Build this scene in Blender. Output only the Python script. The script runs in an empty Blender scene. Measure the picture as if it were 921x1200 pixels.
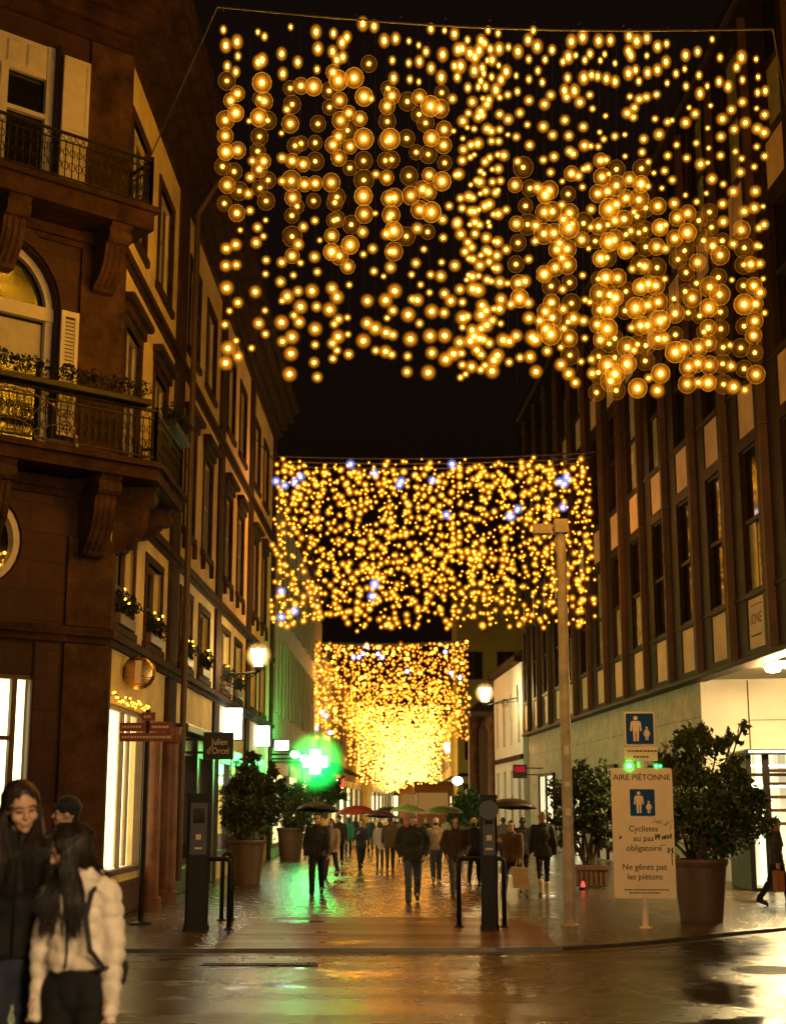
import bpy, bmesh, math, random
from mathutils import Vector, Matrix, noise as mnoise
random.seed(7)
sc = bpy.context.scene
COL = sc.collection
R_ = math.radians
PI = math.pi

# ------------------------------------------------------------------ camera geometry
CAMH = 1.65
TH = math.atan((943 - 600) / 1667.0)
def P(px, py, Y):                      # photograph pixel -> point at distance Y
    c, s = math.cos(TH), math.sin(TH)
    u = (px - 460.5) / 1667.0; v = (600 - py) / 1667.0
    d = Vector((u, c - s * v, s + c * v))
    return d * (Y / d.y) + Vector((0, 0, CAMH))
def G(px, py, z=0.0):                  # photograph pixel -> point on the ground
    c, s = math.cos(TH), math.sin(TH)
    u = (px - 460.5) / 1667.0; v = (600 - py) / 1667.0
    d = Vector((u, c - s * v, s + c * v))
    return d * ((z - CAMH) / d.z) + Vector((0, 0, CAMH))

# ------------------------------------------------------------------ materials
def nmat(name):
    m = bpy.data.materials.new(name); m.use_nodes = True
    nt = m.node_tree; nt.nodes.clear()
    out = nt.nodes.new('ShaderNodeOutputMaterial')
    return m, nt, out
def N(nt, t, **kw):
    n = nt.nodes.new(t)
    for k, v in kw.items():
        if k in n.inputs: n.inputs[k].default_value = v
        else: setattr(n, k, v)
    return n
def lnk(nt, a, b): nt.links.new(a, b)
def ramp(nt, fac, stops):
    r = nt.nodes.new('ShaderNodeValToRGB')
    el = r.color_ramp.elements
    while len(el) < len(stops): el.new(0.5)
    for e, (p, c) in zip(el, stops):
        e.position = p; e.color = (*c, 1) if len(c) == 3 else c
    if fac is not None: lnk(nt, fac, r.inputs['Fac'])
    return r
def surf(name, col, rough=0.7, var=0.25, scale=3.0, bump=0.15, bscale=40.0, metal=0.0, spec=0.5, dirt=None, coat=0.0, bdist=0.01):
    """weathered surface: two scales of colour noise and a fine bump"""
    m, nt, out = nmat(name)
    b = N(nt, 'ShaderNodeBsdfPrincipled', Roughness=rough, Metallic=metal)
    b.inputs['Specular IOR Level'].default_value = spec
    b.inputs['Coat Weight'].default_value = coat
    tc = N(nt, 'ShaderNodeTexCoord')
    n1 = N(nt, 'ShaderNodeTexNoise', Scale=scale, Detail=6.0, Roughness=0.65)
    lnk(nt, tc.outputs['Object'], n1.inputs['Vector'])
    lo = tuple(max(0, c * (1 - var)) for c in (dirt or col)); hi = tuple(min(1, c * (1 + var)) for c in col)
    r = ramp(nt, n1.outputs['Fac'], [(0.3, lo), (0.7, hi)])
    lnk(nt, r.outputs['Color'], b.inputs['Base Color'])
    n2 = N(nt, 'ShaderNodeTexNoise', Scale=bscale, Detail=4.0)
    lnk(nt, tc.outputs['Object'], n2.inputs['Vector'])
    bp = N(nt, 'ShaderNodeBump', Strength=bump, Distance=bdist)
    lnk(nt, n2.outputs['Fac'], bp.inputs['Height']); lnk(nt, bp.outputs['Normal'], b.inputs['Normal'])
    mr = N(nt, 'ShaderNodeMapRange'); mr.inputs['To Min'].default_value = max(0, rough - 0.12); mr.inputs['To Max'].default_value = min(1, rough + 0.12)
    lnk(nt, n1.outputs['Fac'], mr.inputs['Value']); lnk(nt, mr.outputs['Result'], b.inputs['Roughness'])
    lnk(nt, b.outputs['BSDF'], out.inputs['Surface'])
    return m
def emit(name, col, strength, sample=True):
    m, nt, out = nmat(name)
    e = N(nt, 'ShaderNodeEmission', Strength=strength); e.inputs['Color'].default_value = (*col, 1)
    lnk(nt, e.outputs['Emission'], out.inputs['Surface'])
    if not sample: m.cycles.emission_sampling = 'NONE'
    return m
def glow_shell(name, col, k_mid, p_mid, k_rim, p_rim, base=0.0):
    """see-through shell with painted glow: lens bloom in the middle, bokeh ring at the rim"""
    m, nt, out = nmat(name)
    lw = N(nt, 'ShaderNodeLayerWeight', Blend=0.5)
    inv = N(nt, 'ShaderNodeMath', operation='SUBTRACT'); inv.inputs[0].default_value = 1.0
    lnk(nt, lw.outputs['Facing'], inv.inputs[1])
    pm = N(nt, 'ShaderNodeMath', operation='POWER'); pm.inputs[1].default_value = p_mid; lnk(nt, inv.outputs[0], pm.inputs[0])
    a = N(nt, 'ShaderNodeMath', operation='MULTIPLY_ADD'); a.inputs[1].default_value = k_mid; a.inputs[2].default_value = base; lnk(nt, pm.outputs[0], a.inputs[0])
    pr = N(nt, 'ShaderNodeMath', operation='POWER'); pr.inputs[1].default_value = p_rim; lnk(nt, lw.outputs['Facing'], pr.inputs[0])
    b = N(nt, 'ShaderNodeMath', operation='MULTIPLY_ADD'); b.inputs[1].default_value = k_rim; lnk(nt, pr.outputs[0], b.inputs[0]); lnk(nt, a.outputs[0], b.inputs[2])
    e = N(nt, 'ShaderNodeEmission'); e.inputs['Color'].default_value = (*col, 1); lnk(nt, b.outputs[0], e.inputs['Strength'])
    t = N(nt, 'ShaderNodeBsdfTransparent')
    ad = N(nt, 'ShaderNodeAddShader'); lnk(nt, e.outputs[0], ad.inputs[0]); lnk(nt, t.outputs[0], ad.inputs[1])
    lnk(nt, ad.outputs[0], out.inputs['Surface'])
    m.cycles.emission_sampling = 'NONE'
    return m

M = {}
M['plaster'] = surf('cream plaster', (0.80, 0.65, 0.29), 0.85, 0.22, 1.1, 0.35, 50)
M['plaster_pale'] = surf('pale grey plaster', (0.50, 0.47, 0.38), 0.85, 0.15, 1.0, 0.2, 60)
M['stone_brown'] = surf('brown sandstone', (0.050, 0.022, 0.011), 0.9, 0.6, 2.6, 0.8, 22, spec=0.2, dirt=(0.03, 0.014, 0.008), bdist=0.03)
M['stone_tan'] = surf('tan sandstone', (0.070, 0.034, 0.015), 0.9, 0.6, 2.4, 0.8, 22, spec=0.2, dirt=(0.04, 0.02, 0.011), bdist=0.03)
M['white_paint'] = surf('white painted wood', (0.56, 0.50, 0.40), 0.5, 0.1, 5, 0.1, 80)
M['shutter_grey'] = surf('grey shutter paint', (0.42, 0.38, 0.29), 0.6, 0.2, 6, 0.1, 60)
M['dark_sash'] = surf('dark sash paint', (0.10, 0.06, 0.035), 0.5, 0.2, 5)
M['iron'] = surf('black wrought iron', (0.010, 0.009, 0.008), 0.5, 0.3, 8, 0.2, 60, metal=0.3)
M['slate'] = surf('roof slate', (0.05, 0.035, 0.03), 0.6, 0.3, 4, 0.5, 20)
M['glass_dark'] = surf('window glass', (0.012, 0.010, 0.008), 0.08, 0.3, 1.5, 0.02, 3, spec=0.8)
M['glass_blind'] = surf('window glass over a drawn blind', (0.40, 0.38, 0.22), 0.25, 0.3, 1.2, 0.02, 3, spec=0.8)
M['fin'] = surf('bronze metal fin', (0.11, 0.055, 0.026), 0.5, 0.3, 1.5, 0.05, 30, metal=0.1)
M['pier'] = surf('dark bronze cladding', (0.030, 0.016, 0.009), 0.6, 0.25, 1.5, 0.05, 30, spec=0.25)
M['spandrel'] = surf('pale spandrel panel', (0.72, 0.50, 0.30), 0.6, 0.2, 1.2, 0.05, 30)
M['wall_stone'] = surf('pale stone cladding', (0.52, 0.46, 0.36), 0.6, 0.14, 0.8, 0.12, 25)
M['soffit'] = surf('painted soffit', (0.46, 0.40, 0.26), 0.7, 0.1, 1.0, 0.05, 20)
M['white_render'] = surf('white render', (0.68, 0.70, 0.70), 0.85, 0.1, 1.0, 0.2, 40)
M['yellow_render'] = surf('yellow green render', (0.40, 0.36, 0.09), 0.85, 0.15, 0.7, 0.2, 30)
M['brown_shop'] = surf('brown stone shop column', (0.15, 0.060, 0.028), 0.45, 0.4, 3, 0.15, 30)
M['black_shop'] = surf('black painted shopfront', (0.02, 0.018, 0.015), 0.35, 0.3, 4, 0.1, 40)
M['steel'] = surf('dark steel', (0.012, 0.010, 0.009), 0.5, 0.4, 6, 0.1, 50, spec=0.2)
M['pole_metal'] = surf('galvanised pole', (0.40, 0.33, 0.25), 0.55, 0.3, 5, 0.1, 30)
M['pot'] = surf('terracotta resin pot', (0.11, 0.06, 0.035), 0.55, 0.2, 5, 0.1, 40)
M['soil'] = surf('potting soil', (0.03, 0.02, 0.012), 0.95, 0.4, 20, 0.6, 60)
M['bark'] = surf('bark', (0.07, 0.045, 0.03), 0.9, 0.4, 12, 0.6, 40)
M['leaf'] = surf('laurel leaf', (0.035, 0.060, 0.014), 0.42, 0.45, 7, 0.05, 20)
M['leaf_dark'] = surf('dark trailing leaf', (0.014, 0.020, 0.007), 0.6, 0.5, 7, 0.05, 20, spec=0.2)
M['leaf_dry'] = surf('yellowing leaf', (0.075, 0.075, 0.02), 0.5, 0.4, 7, 0.05, 20)
M['sign_white'] = surf('white sign enamel', (0.86, 0.72, 0.54), 0.55, 0.08, 2.5, 0.03, 20, spec=0.25)
M['sign_blue'] = surf('blue sign enamel', (0.010, 0.060, 0.26), 0.6, 0.12, 4, 0.03, 20, spec=0.15)
M['sign_brown'] = surf('brown sign enamel', (0.24, 0.05, 0.035), 0.4, 0.15, 4, 0.03, 20)
M['sign_black'] = surf('black sign panel', (0.012, 0.010, 0.008), 0.4, 0.2, 4, 0.03, 20)
M['ink'] = surf('dark brown print', (0.05, 0.03, 0.02), 0.6, 0.1, 4, 0.0, 20)
M['ink_black'] = surf('black marker ink', (0.008, 0.008, 0.008), 0.5, 0.1, 4, 0.0, 20)
M['ink_pale'] = surf('pale lettering', (0.68, 0.55, 0.42), 0.5, 0.05, 4, 0.0, 20)
M['brass'] = surf('brushed brass', (0.62, 0.40, 0.14), 0.28, 0.15, 6, 0.1, 30, metal=1.0)
M['cable'] = surf('cable', (0.05, 0.04, 0.03), 0.6, 0.2, 4)
M['wire'] = surf('fine wire', (0.005, 0.004, 0.003), 0.9, 0.2, 4, spec=0.05)
M['skin'] = surf('skin', (0.55, 0.33, 0.22), 0.5, 0.08, 8, 0.05, 120, spec=0.4)
M['lip'] = surf('lips', (0.44, 0.22, 0.16), 0.4, 0.08, 8, 0.05, 120)
M['eye_dark'] = surf('dark eye', (0.015, 0.01, 0.008), 0.2, 0.1, 8, 0.0, 20)
AMB = (1.0, 0.47, 0.09)

# lamps
M['core'] = emit('amber bulb filament', (1.0, 0.42, 0.010), 75.0)
M['core_far'] = emit('amber bulb', (1.0, 0.38, 0.018), 13.0)
M['core_hot'] = emit('bright amber bulb', (1.0, 0.42, 0.014), 36.0)
M['core_dist'] = emit('distant amber bulb', (1.0, 0.32, 0.03), 3.2)
M['core_knot'] = emit('bright distant amber bulb', (1.0, 0.43, 0.055), 9.0)
M['core_blue'] = emit('cold white bulb', (0.72, 0.78, 1.0), 26.0)
M['halo'] = glow_shell('amber bulb bloom shell', (1.0, 0.33, 0.015), 0.55, 5.0, 0.0, 2.0)  # lens bloom round the bulbs, painted as additive shells
M['halo_far'] = glow_shell('small amber bulb bloom shell', (1.0, 0.28, 0.012), 0.6, 5.0, 0.0, 2.0)
M['halo_blue'] = glow_shell('cold bulb bloom shell', (0.28, 0.32, 0.9), 0.7, 4.0, 0.0, 2.0)
M['bokeh_a'] = glow_shell('amber bokeh disc, bright', (1.0, 0.33, 0.015), 0.36, 3.5, 1.4, 7.0, 0.05)  # lens bokeh put into glowing balls with painted bright rims
M['bokeh_b'] = glow_shell('amber bokeh disc', (1.0, 0.32, 0.014), 0.20, 4.0, 1.0, 7.0, 0.03)
M['bokeh_c'] = glow_shell('amber bokeh disc, dim', (1.0, 0.31, 0.012), 0.07, 4.0, 0.45, 7.0, 0.010)
M['lantern_glow'] = emit('lantern glass', (1.0, 0.68, 0.26), 110.0)
M['lantern_halo'] = glow_shell('lantern glow ball', (1.0, 0.55, 0.14), 2.2, 5.0, 0.0, 2.0)  # glare round the lanterns, painted as an additive ball
M['spot_glow'] = emit('downlight', (1.0, 0.70, 0.30), 1500.0)
M['box_white'] = emit('white lightbox', (0.88, 0.96, 0.86), 9.0)
M['green_glow'] = emit('green neon', (0.03, 1.0, 0.14), 70.0)
M['green_lamp'] = emit('green lamp', (0.03, 1.0, 0.12), 25.0)
M['green_halo'] = glow_shell('green lamp glow ball', (0.0, 1.0, 0.08), 0.8, 3.0, 0.0, 2.0)  # painted glow round the green lamps of the board
M['green_glare'] = glow_shell('glare ball round the green cross', (0.01, 1.0, 0.09), 2.4, 5.0, 0.0, 2.0)  # lens glare of the cross as an added glowing ball
M['red_glow'] = emit('red lamp', (1.0, 0.06, 0.03), 2.2)
M['win_glow'] = emit('lit window', (1.0, 0.6, 0.2), 0.9)
M['stall_glow'] = emit('stall lamp glow', (1.0, 0.5, 0.12), 0.22)
M['strip'] = emit('lit ceiling strip', (1.0, 0.86, 0.55), 9.0)

def lit_room(name, col, strength, sx, sy, stripe=14.0):
    """lit shop interior seen through its window: drapes with folds, lit from inside"""
    m, nt, out = nmat(name)
    tc = N(nt, 'ShaderNodeTexCoord'); mp = N(nt, 'ShaderNodeMapping'); mp.inputs['Scale'].default_value = (sx, sy, 0.12)
    lnk(nt, tc.outputs['Object'], mp.inputs['Vector'])
    n = N(nt, 'ShaderNodeTexNoise', Scale=1.6, Detail=3.0, Roughness=0.6); lnk(nt, mp.outputs[0], n.inputs['Vector'])
    r = ramp(nt, n.outputs['Fac'], [(0.32, tuple(c * 0.35 for c in col)), (0.5, col), (0.62, tuple(min(1, c * 1.25) for c in col))])
    e = N(nt, 'ShaderNodeEmission', Strength=strength); lnk(nt, r.outputs['Color'], e.inputs['Color'])
    lnk(nt, e.outputs[0], out.inputs['Surface'])
    return m
M['shop_room'] = lit_room('lit shop interior', (1.0, 0.74, 0.34), 3.4, 6, 6)
M['shop_room2'] = lit_room('dim shop interior', (1.0, 0.62, 0.24), 0.28, 4, 4)
M['hall_room'] = lit_room('lit entrance hall', (0.95, 0.80, 0.42), 1.8, 2, 2)
M['pane_clear'] = None
m, nt, out = nmat('clear glass')
t = N(nt, 'ShaderNodeBsdfTransparent'); g = N(nt, 'ShaderNodeBsdfGlossy', Roughness=0.03); mx = N(nt, 'ShaderNodeMixShader'); fr = N(nt, 'ShaderNodeFresnel', IOR=1.45)
lnk(nt, fr.outputs[0], mx.inputs[0]); lnk(nt, t.outputs[0], mx.inputs[1]); lnk(nt, g.outputs[0], mx.inputs[2]); lnk(nt, mx.outputs[0], out.inputs['Surface'])
M['pane_clear'] = m

def stone_blocks(name, c1, c2, w, h, mortar=0.012, rough=0.8):
    """ashlar: courses run along the wall because the texture is read in the wall's own directions"""
    m, nt, out = nmat(name)
    b = N(nt, 'ShaderNodeBsdfPrincipled', Roughness=rough)
    tc = N(nt, 'ShaderNodeTexCoord')
    sp = N(nt, 'ShaderNodeSeparateXYZ'); lnk(nt, tc.outputs['Object'], sp.inputs[0])
    ad = N(nt, 'ShaderNodeMath', operation='ADD'); lnk(nt, sp.outputs[0], ad.inputs[0]); lnk(nt, sp.outputs[1], ad.inputs[1])
    cb = N(nt, 'ShaderNodeCombineXYZ'); lnk(nt, ad.outputs[0], cb.inputs[0]); lnk(nt, sp.outputs[2], cb.inputs[1])
    br = N(nt, 'ShaderNodeTexBrick', Scale=1.0); br.inputs['Brick Width'].default_value = w; br.inputs['Row Height'].default_value = h; br.inputs['Mortar Size'].default_value = mortar
    br.inputs['Color1'].default_value = (*c1, 1); br.inputs['Color2'].default_value = (*c2, 1); br.inputs['Mortar'].default_value = (*[c * 0.4 for c in c1], 1)
    lnk(nt, cb.outputs[0], br.inputs['Vector'])
    n1 = N(nt, 'ShaderNodeTexNoise', Scale=2.5, Detail=7.0, Roughness=0.7); lnk(nt, tc.outputs['Object'], n1.inputs['Vector'])
    r = ramp(nt, n1.outputs['Fac'], [(0.3, (0.55, 0.55, 0.55)), (0.7, (1.25, 1.2, 1.1))])
    mm = N(nt, 'ShaderNodeMix', data_type='RGBA', blend_type='MULTIPLY'); mm.inputs[0].default_value = 1.0
    lnk(nt, br.outputs['Color'], mm.inputs[6]); lnk(nt, r.outputs['Color'], mm.inputs[7]); lnk(nt, mm.outputs[2], b.inputs['Base Color'])
    n2 = N(nt, 'ShaderNodeTexNoise', Scale=35.0, Detail=4.0); lnk(nt, tc.outputs['Object'], n2.inputs['Vector'])
    hh = N(nt, 'ShaderNodeMath', operation='MULTIPLY_ADD'); hh.inputs[1].default_value = -0.8; lnk(nt, br.outputs['Fac'], hh.inputs[0]); lnk(nt, n2.outputs['Fac'], hh.inputs[2])
    bp = N(nt, 'ShaderNodeBump', Strength=0.5, Distance=0.012); lnk(nt, hh.outputs[0], bp.inputs['Height']); lnk(nt, bp.outputs[0], b.inputs['Normal'])
    lnk(nt, b.outputs[0], out.inputs['Surface'])
    return m
M['stone_red'] = stone_blocks('dark red sandstone blocks', (0.060, 0.018, 0.009), (0.034, 0.011, 0.006), 0.9, 0.42)
M['cladding'] = stone_blocks('large pale stone slabs', (0.50, 0.44, 0.34), (0.46, 0.41, 0.32), 1.5, 1.2, 0.01, 0.6)

def wet_ground(name, kind, c1, c2, dr=0.0):
    """wet street surface: rough stone or asphalt with puddles lying in its hollows"""
    m, nt, out = nmat(name)
    b = N(nt, 'ShaderNodeBsdfPrincipled'); b.inputs['Specular IOR Level'].default_value = (0.5 if kind == 'asphalt' else 0.65) if dr < 0.1 else 0.35
    tc = N(nt, 'ShaderNodeTexCoord')
    big = N(nt, 'ShaderNodeTexNoise', Scale=0.55, Detail=5.0, Roughness=0.6, Distortion=0.4); lnk(nt, tc.outputs['Object'], big.inputs['Vector'])
    fine = N(nt, 'ShaderNodeTexNoise', Scale=110.0 if kind == 'asphalt' else 60.0, Detail=3.0); lnk(nt, tc.outputs['Object'], fine.inputs['Vector'])
    mid = N(nt, 'ShaderNodeTexNoise', Scale=4.5, Detail=5.0, Roughness=0.6); lnk(nt, tc.outputs['Object'], mid.inputs['Vector'])
    if kind == 'paver':
        mp = N(nt, 'ShaderNodeMapping'); mp.inputs['Rotation'].default_value = (0, 0, 0.03); lnk(nt, tc.outputs['Object'], mp.inputs['Vector'])
        br = N(nt, 'ShaderNodeTexBrick', Scale=1.0); br.inputs['Brick Width'].default_value = 0.42; br.inputs['Row Height'].default_value = 0.28; br.inputs['Mortar Size'].default_value = 0.016
        br.inputs['Color1'].default_value = (*c1, 1); br.inputs['Color2'].default_value = (*c2, 1); br.inputs['Mortar'].default_value = (0.02, 0.015, 0.012, 1)
        lnk(nt, mp.outputs[0], br.inputs['Vector']); colout = br.outputs['Color']; fac = br.outputs['Fac']
    else:
        r0 = ramp(nt, fine.outputs['Fac'], [(0.35, c1), (0.65, c2)]); colout = r0.outputs['Color']; fac = None
    r1 = ramp(nt, mid.outputs['Fac'], [(0.3, (0.6, 0.6, 0.6)), (0.7, (1.3, 1.25, 1.2))])
    mm = N(nt, 'ShaderNodeMix', data_type='RGBA', blend_type='MULTIPLY'); mm.inputs[0].default_value = 1.0
    lnk(nt, colout, mm.inputs[6]); lnk(nt, r1.outputs['Color'], mm.inputs[7]); lnk(nt, mm.outputs[2], b.inputs['Base Color'])
    pud = ramp(nt, big.outputs['Fac'], [(0.34, (1, 1, 1)), (0.42, (0, 0, 0))])      # 1 in a puddle
    rr = N(nt, 'ShaderNodeMapRange'); rr.inputs['From Min'].default_value = 0.3; rr.inputs['From Max'].default_value = 0.7
    rr.inputs['To Min'].default_value = dr + (0.09 if kind == 'asphalt' else 0.12); rr.inputs['To Max'].default_value = dr + (0.42 if kind == 'asphalt' else 0.32)
    st = N(nt, 'ShaderNodeMapping'); st.inputs['Scale'].default_value = (0.16, 1.3, 1.0); lnk(nt, tc.outputs['Object'], st.inputs['Vector'])
    bandn = N(nt, 'ShaderNodeTexNoise', Scale=1.0, Detail=4.0, Roughness=0.55); lnk(nt, st.outputs[0], bandn.inputs['Vector'])      # wheel tracks and worn bands along the road
    mxr = N(nt, 'ShaderNodeMix', data_type='FLOAT'); mxr.inputs[0].default_value = 0.7 if kind == 'asphalt' else 0.3; lnk(nt, mid.outputs['Fac'], mxr.inputs[2]); lnk(nt, bandn.outputs['Fac'], mxr.inputs[3])
    lnk(nt, mxr.outputs[0], rr.inputs['Value'])
    rm = N(nt, 'ShaderNodeMix', data_type='FLOAT'); lnk(nt, pud.outputs['Color'], rm.inputs[0]); lnk(nt, rr.outputs[0], rm.inputs[2]); rm.inputs[3].default_value = 0.10
    lnk(nt, rm.outputs[0], b.inputs['Roughness'])
    h = N(nt, 'ShaderNodeMath', operation='MULTIPLY_ADD'); h.inputs[1].default_value = 0.10 if kind == 'asphalt' else 0.25; lnk(nt, mid.outputs['Fac'], h.inputs[0]); lnk(nt, fine.outputs['Fac'], h.inputs[2])
    last = h.outputs[0]
    if fac is not None:
        h2 = N(nt, 'ShaderNodeMath', operation='MULTIPLY_ADD'); h2.inputs[1].default_value = -1.8; lnk(nt, fac, h2.inputs[0]); lnk(nt, last, h2.inputs[2]); last = h2.outputs[0]
    iv = N(nt, 'ShaderNodeMath', operation='SUBTRACT'); iv.inputs[0].default_value = 1.0; lnk(nt, pud.outputs['Color'], iv.inputs[1])
    sm = N(nt, 'ShaderNodeMath', operation='MULTIPLY_ADD'); sm.inputs[1].default_value = 0.30 if kind == 'asphalt' else 0.60; sm.inputs[2].default_value = 0.05; lnk(nt, iv.outputs[0], sm.inputs[0])
    bp = N(nt, 'ShaderNodeBump', Distance=0.008); lnk(nt, last, bp.inputs['Height']); lnk(nt, sm.outputs[0], bp.inputs['Strength'])
    lnk(nt, bp.outputs[0], b.inputs['Normal'])
    lnk(nt, b.outputs[0], out.inputs['Surface'])
    return m
M['asphalt'] = wet_ground('wet asphalt', 'asphalt', (0.016, 0.012, 0.009), (0.034, 0.027, 0.020))
M['red_asphalt'] = wet_ground('wet red asphalt', 'asphalt', (0.070, 0.018, 0.007), (0.115, 0.032, 0.013), 0.14)
M['pavers'] = wet_ground('wet stone pavers', 'paver', (0.13, 0.095, 0.065), (0.070, 0.05, 0.035))
M['pavers_red'] = wet_ground('wet red stone pavers', 'paver', (0.14, 0.065, 0.036), (0.10, 0.046, 0.026), 0.03)
M['kerb'] = surf('wet granite kerb', (0.07, 0.058, 0.046), 0.35, 0.3, 6, 0.3, 60)

def cloth(name, col, rough=0.85, var=0.15, sheen=0.15):
    m = surf('cloth ' + name, col, rough, var, 9, 0.25, 160, bdist=0.004)
    for n in m.node_tree.nodes:
        if n.type == 'BSDF_PRINCIPLED': n.inputs['Sheen Weight'].default_value = sheen
    return m
CL = {}
def C_(name, col, **k):
    if name not in CL: CL[name] = cloth(name, col, **k)
    return CL[name]

# ------------------------------------------------------------------ mesh building
LOC = {}
class MB:
    def __init__(s): s.v = []; s.f = []; s.m = []; s.cur = 0
    def add(s, vs, fs, mi=None):
        o = len(s.v); s.v += [Vector(v) for v in vs]; s.f += [tuple(i + o for i in f) for f in fs]; s.m += [s.cur if mi is None else mi] * len(fs)
    def hexa(s, p):            # p: 8 points, bottom ring then top ring
        s.add(p, [(3, 2, 1, 0), (4, 5, 6, 7), (0, 1, 5, 4), (1, 2, 6, 5), (2, 3, 7, 6), (3, 0, 4, 7)])
    def box(s, x0, x1, y0, y1, z0, z1):
        s.hexa([(x0, y0, z0), (x1, y0, z0), (x1, y1, z0), (x0, y1, z0), (x0, y0, z1), (x1, y0, z1), (x1, y1, z1), (x0, y1, z1)])
    def fbox(s, F, s0, s1, z0, z1, o0, o1):
        s.hexa([F.p(s0, z0, o0), F.p(s1, z0, o0), F.p(s1, z0, o1), F.p(s0, z0, o1), F.p(s0, z1, o0), F.p(s1, z1, o0), F.p(s1, z1, o1), F.p(s0, z1, o1)])
    def bbox(s, F, s0, s1, z0, z1, o0, o1, b=0.02):     # front edges bevelled
        a = [(s0, z0), (s1, z0), (s1, z1), (s0, z1)]; i = [(s0 + b, z0 + b), (s1 - b, z0 + b), (s1 - b, z1 - b), (s0 + b, z1 - b)]
        v = [F.p(x, z, o0) for x, z in a] + [F.p(x, z, o1 - b) for x, z in a] + [F.p(x, z, o1) for x, z in i]
        fs = [(0, 1, 2, 3), (8, 9, 10, 11)]
        for k in range(4):
            n = (k + 1) % 4; fs += [(k, n, n + 4, k + 4), (k + 4, n + 4, n + 8, k + 8)]
        s.add(v, fs)
    def quad(s, *p): s.add(p, [(0, 1, 2, 3)])
    def prism(s, poly, F, o0, o1):                     # polygon in (s,z) of a face, extruded
        n = len(poly); v = [F.p(a, b, o0) for a, b in poly] + [F.p(a, b, o1) for a, b in poly]
        s.add(v, [tuple(range(n - 1, -1, -1)), tuple(range(n, 2 * n))] + [(i, (i + 1) % n, n + (i + 1) % n, n + i) for i in range(n)])
    def tube(s, path, r, n=6, cap=True):
        path = [Vector(p) for p in path]; rs = r if isinstance(r, (list, tuple)) else [r] * len(path)
        o = len(s.v); up = None
        for i, p in enumerate(path):
            t = (path[min(i + 1, len(path) - 1)] - path[max(i - 1, 0)]); t = t.normalized() if t.length > 1e-9 else Vector((0, 0, 1))
            if up is None: up = Vector((0, 0, 1)) if abs(t.z) < 0.9 else Vector((1, 0, 0))
            u = (up - t * up.dot(t)); u = u.normalized() if u.length > 1e-6 else t.orthogonal().normalized(); w = t.cross(u); up = u
            for k in range(n):
                a = 2 * PI * k / n; s.v.append(p + (u * math.cos(a) + w * math.sin(a)) * rs[i])
        fs = []
        for i in range(len(path) - 1):
            for k in range(n):
                k2 = (k + 1) % n; fs.append((o + i * n + k, o + i * n + k2, o + (i + 1) * n + k2, o + (i + 1) * n + k))
        if cap:
            fs.append(tuple(o + k for k in range(n - 1, -1, -1))); e = o + (len(path) - 1) * n; fs.append(tuple(e + k for k in range(n)))
        s.f += fs; s.m += [s.cur] * len(fs)
    def lathe(s, prof, c=(0, 0, 0), n=24, squash=1.0):
        c = Vector(c); o = len(s.v)
        for r, z in prof:
            for k in range(n):
                a = 2 * PI * k / n; s.v.append(c + Vector((r * math.cos(a), r * math.sin(a) * squash, z)))
        fs = []
        for i in range(len(prof) - 1):
            for k in range(n):
                k2 = (k + 1) % n; fs.append((o + i * n + k, o + i * n + k2, o + (i + 1) * n + k2, o + (i + 1) * n + k))
        fs.append(tuple(o + k for k in range(n - 1, -1, -1))); e = o + (len(prof) - 1) * n; fs.append(tuple(e + k for k in range(n)))
        s.f += fs; s.m += [s.cur] * len(fs)
    def ball(s, c, r, n=10, rings=6, sc=(1, 1, 1)):
        c = Vector(c); o = len(s.v); s.v.append(c + Vector((0, 0, r * sc[2])))
        for i in range(1, rings):
            th = PI * i / rings
            for k in range(n):
                a = 2 * PI * k / n; s.v.append(c + Vector((r * sc[0] * math.sin(th) * math.cos(a), r * sc[1] * math.sin(th) * math.sin(a), r * sc[2] * math.cos(th))))
        s.v.append(c - Vector((0, 0, r * sc[2]))); e = len(s.v) - 1; fs = []
        for k in range(n):
            k2 = (k + 1) % n; fs.append((o, o + 1 + k, o + 1 + k2)); b = o + 1 + (rings - 2) * n; fs.append((b + k, e, b + k2))
        for i in range(rings - 2):
            for k in range(n):
                k2 = (k + 1) % n; b = o + 1 + i * n; fs.append((b + k, b + n + k, b + n + k2, b + k2))
        s.f += fs; s.m += [s.cur] * len(fs)
    def capsule(s, a, b, ra, rb, fl=1.0, n=14, side=None):
        """closed tapered limb, fl flattens it front to back"""
        a, b = Vector(a), Vector(b); t = b - a; L = t.length; t = t / L if L > 1e-6 else Vector((0, 0, 1))
        u = Vector(side or (1, 0, 0)); u = u - t * u.dot(t); u = u.normalized() if u.length > 1e-3 else t.orthogonal().normalized(); w = t.cross(u)
        st = []
        for i in range(0, 4): th = PI / 2 * i / 4; st.append((-ra * math.cos(th), ra * math.sin(th)))
        for i in range(0, 5): k = i / 4; st.append((L * k, ra + (rb - ra) * k))
        for i in range(1, 5): th = PI / 2 * i / 4; st.append((L + rb * math.sin(th), rb * math.cos(th)))
        st = [(d, max(r, 0.0008)) for d, r in st]; o = len(s.v)
        for d, r in st:
            for k in range(n):
                an = 2 * PI * k / n; s.v.append(a + t * d + u * (r * math.cos(an)) + w * (r * fl * math.sin(an)))
        fs = []
        for i in range(len(st) - 1):
            for k in range(n):
                k2 = (k + 1) % n; fs.append((o + i * n + k, o + i * n + k2, o + (i + 1) * n + k2, o + (i + 1) * n + k))
        fs.append(tuple(o + k for k in range(n - 1, -1, -1))); e = o + (len(st) - 1) * n; fs.append(tuple(e + k for k in range(n)))
        s.f += fs; s.m += [s.cur] * len(fs)
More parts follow.
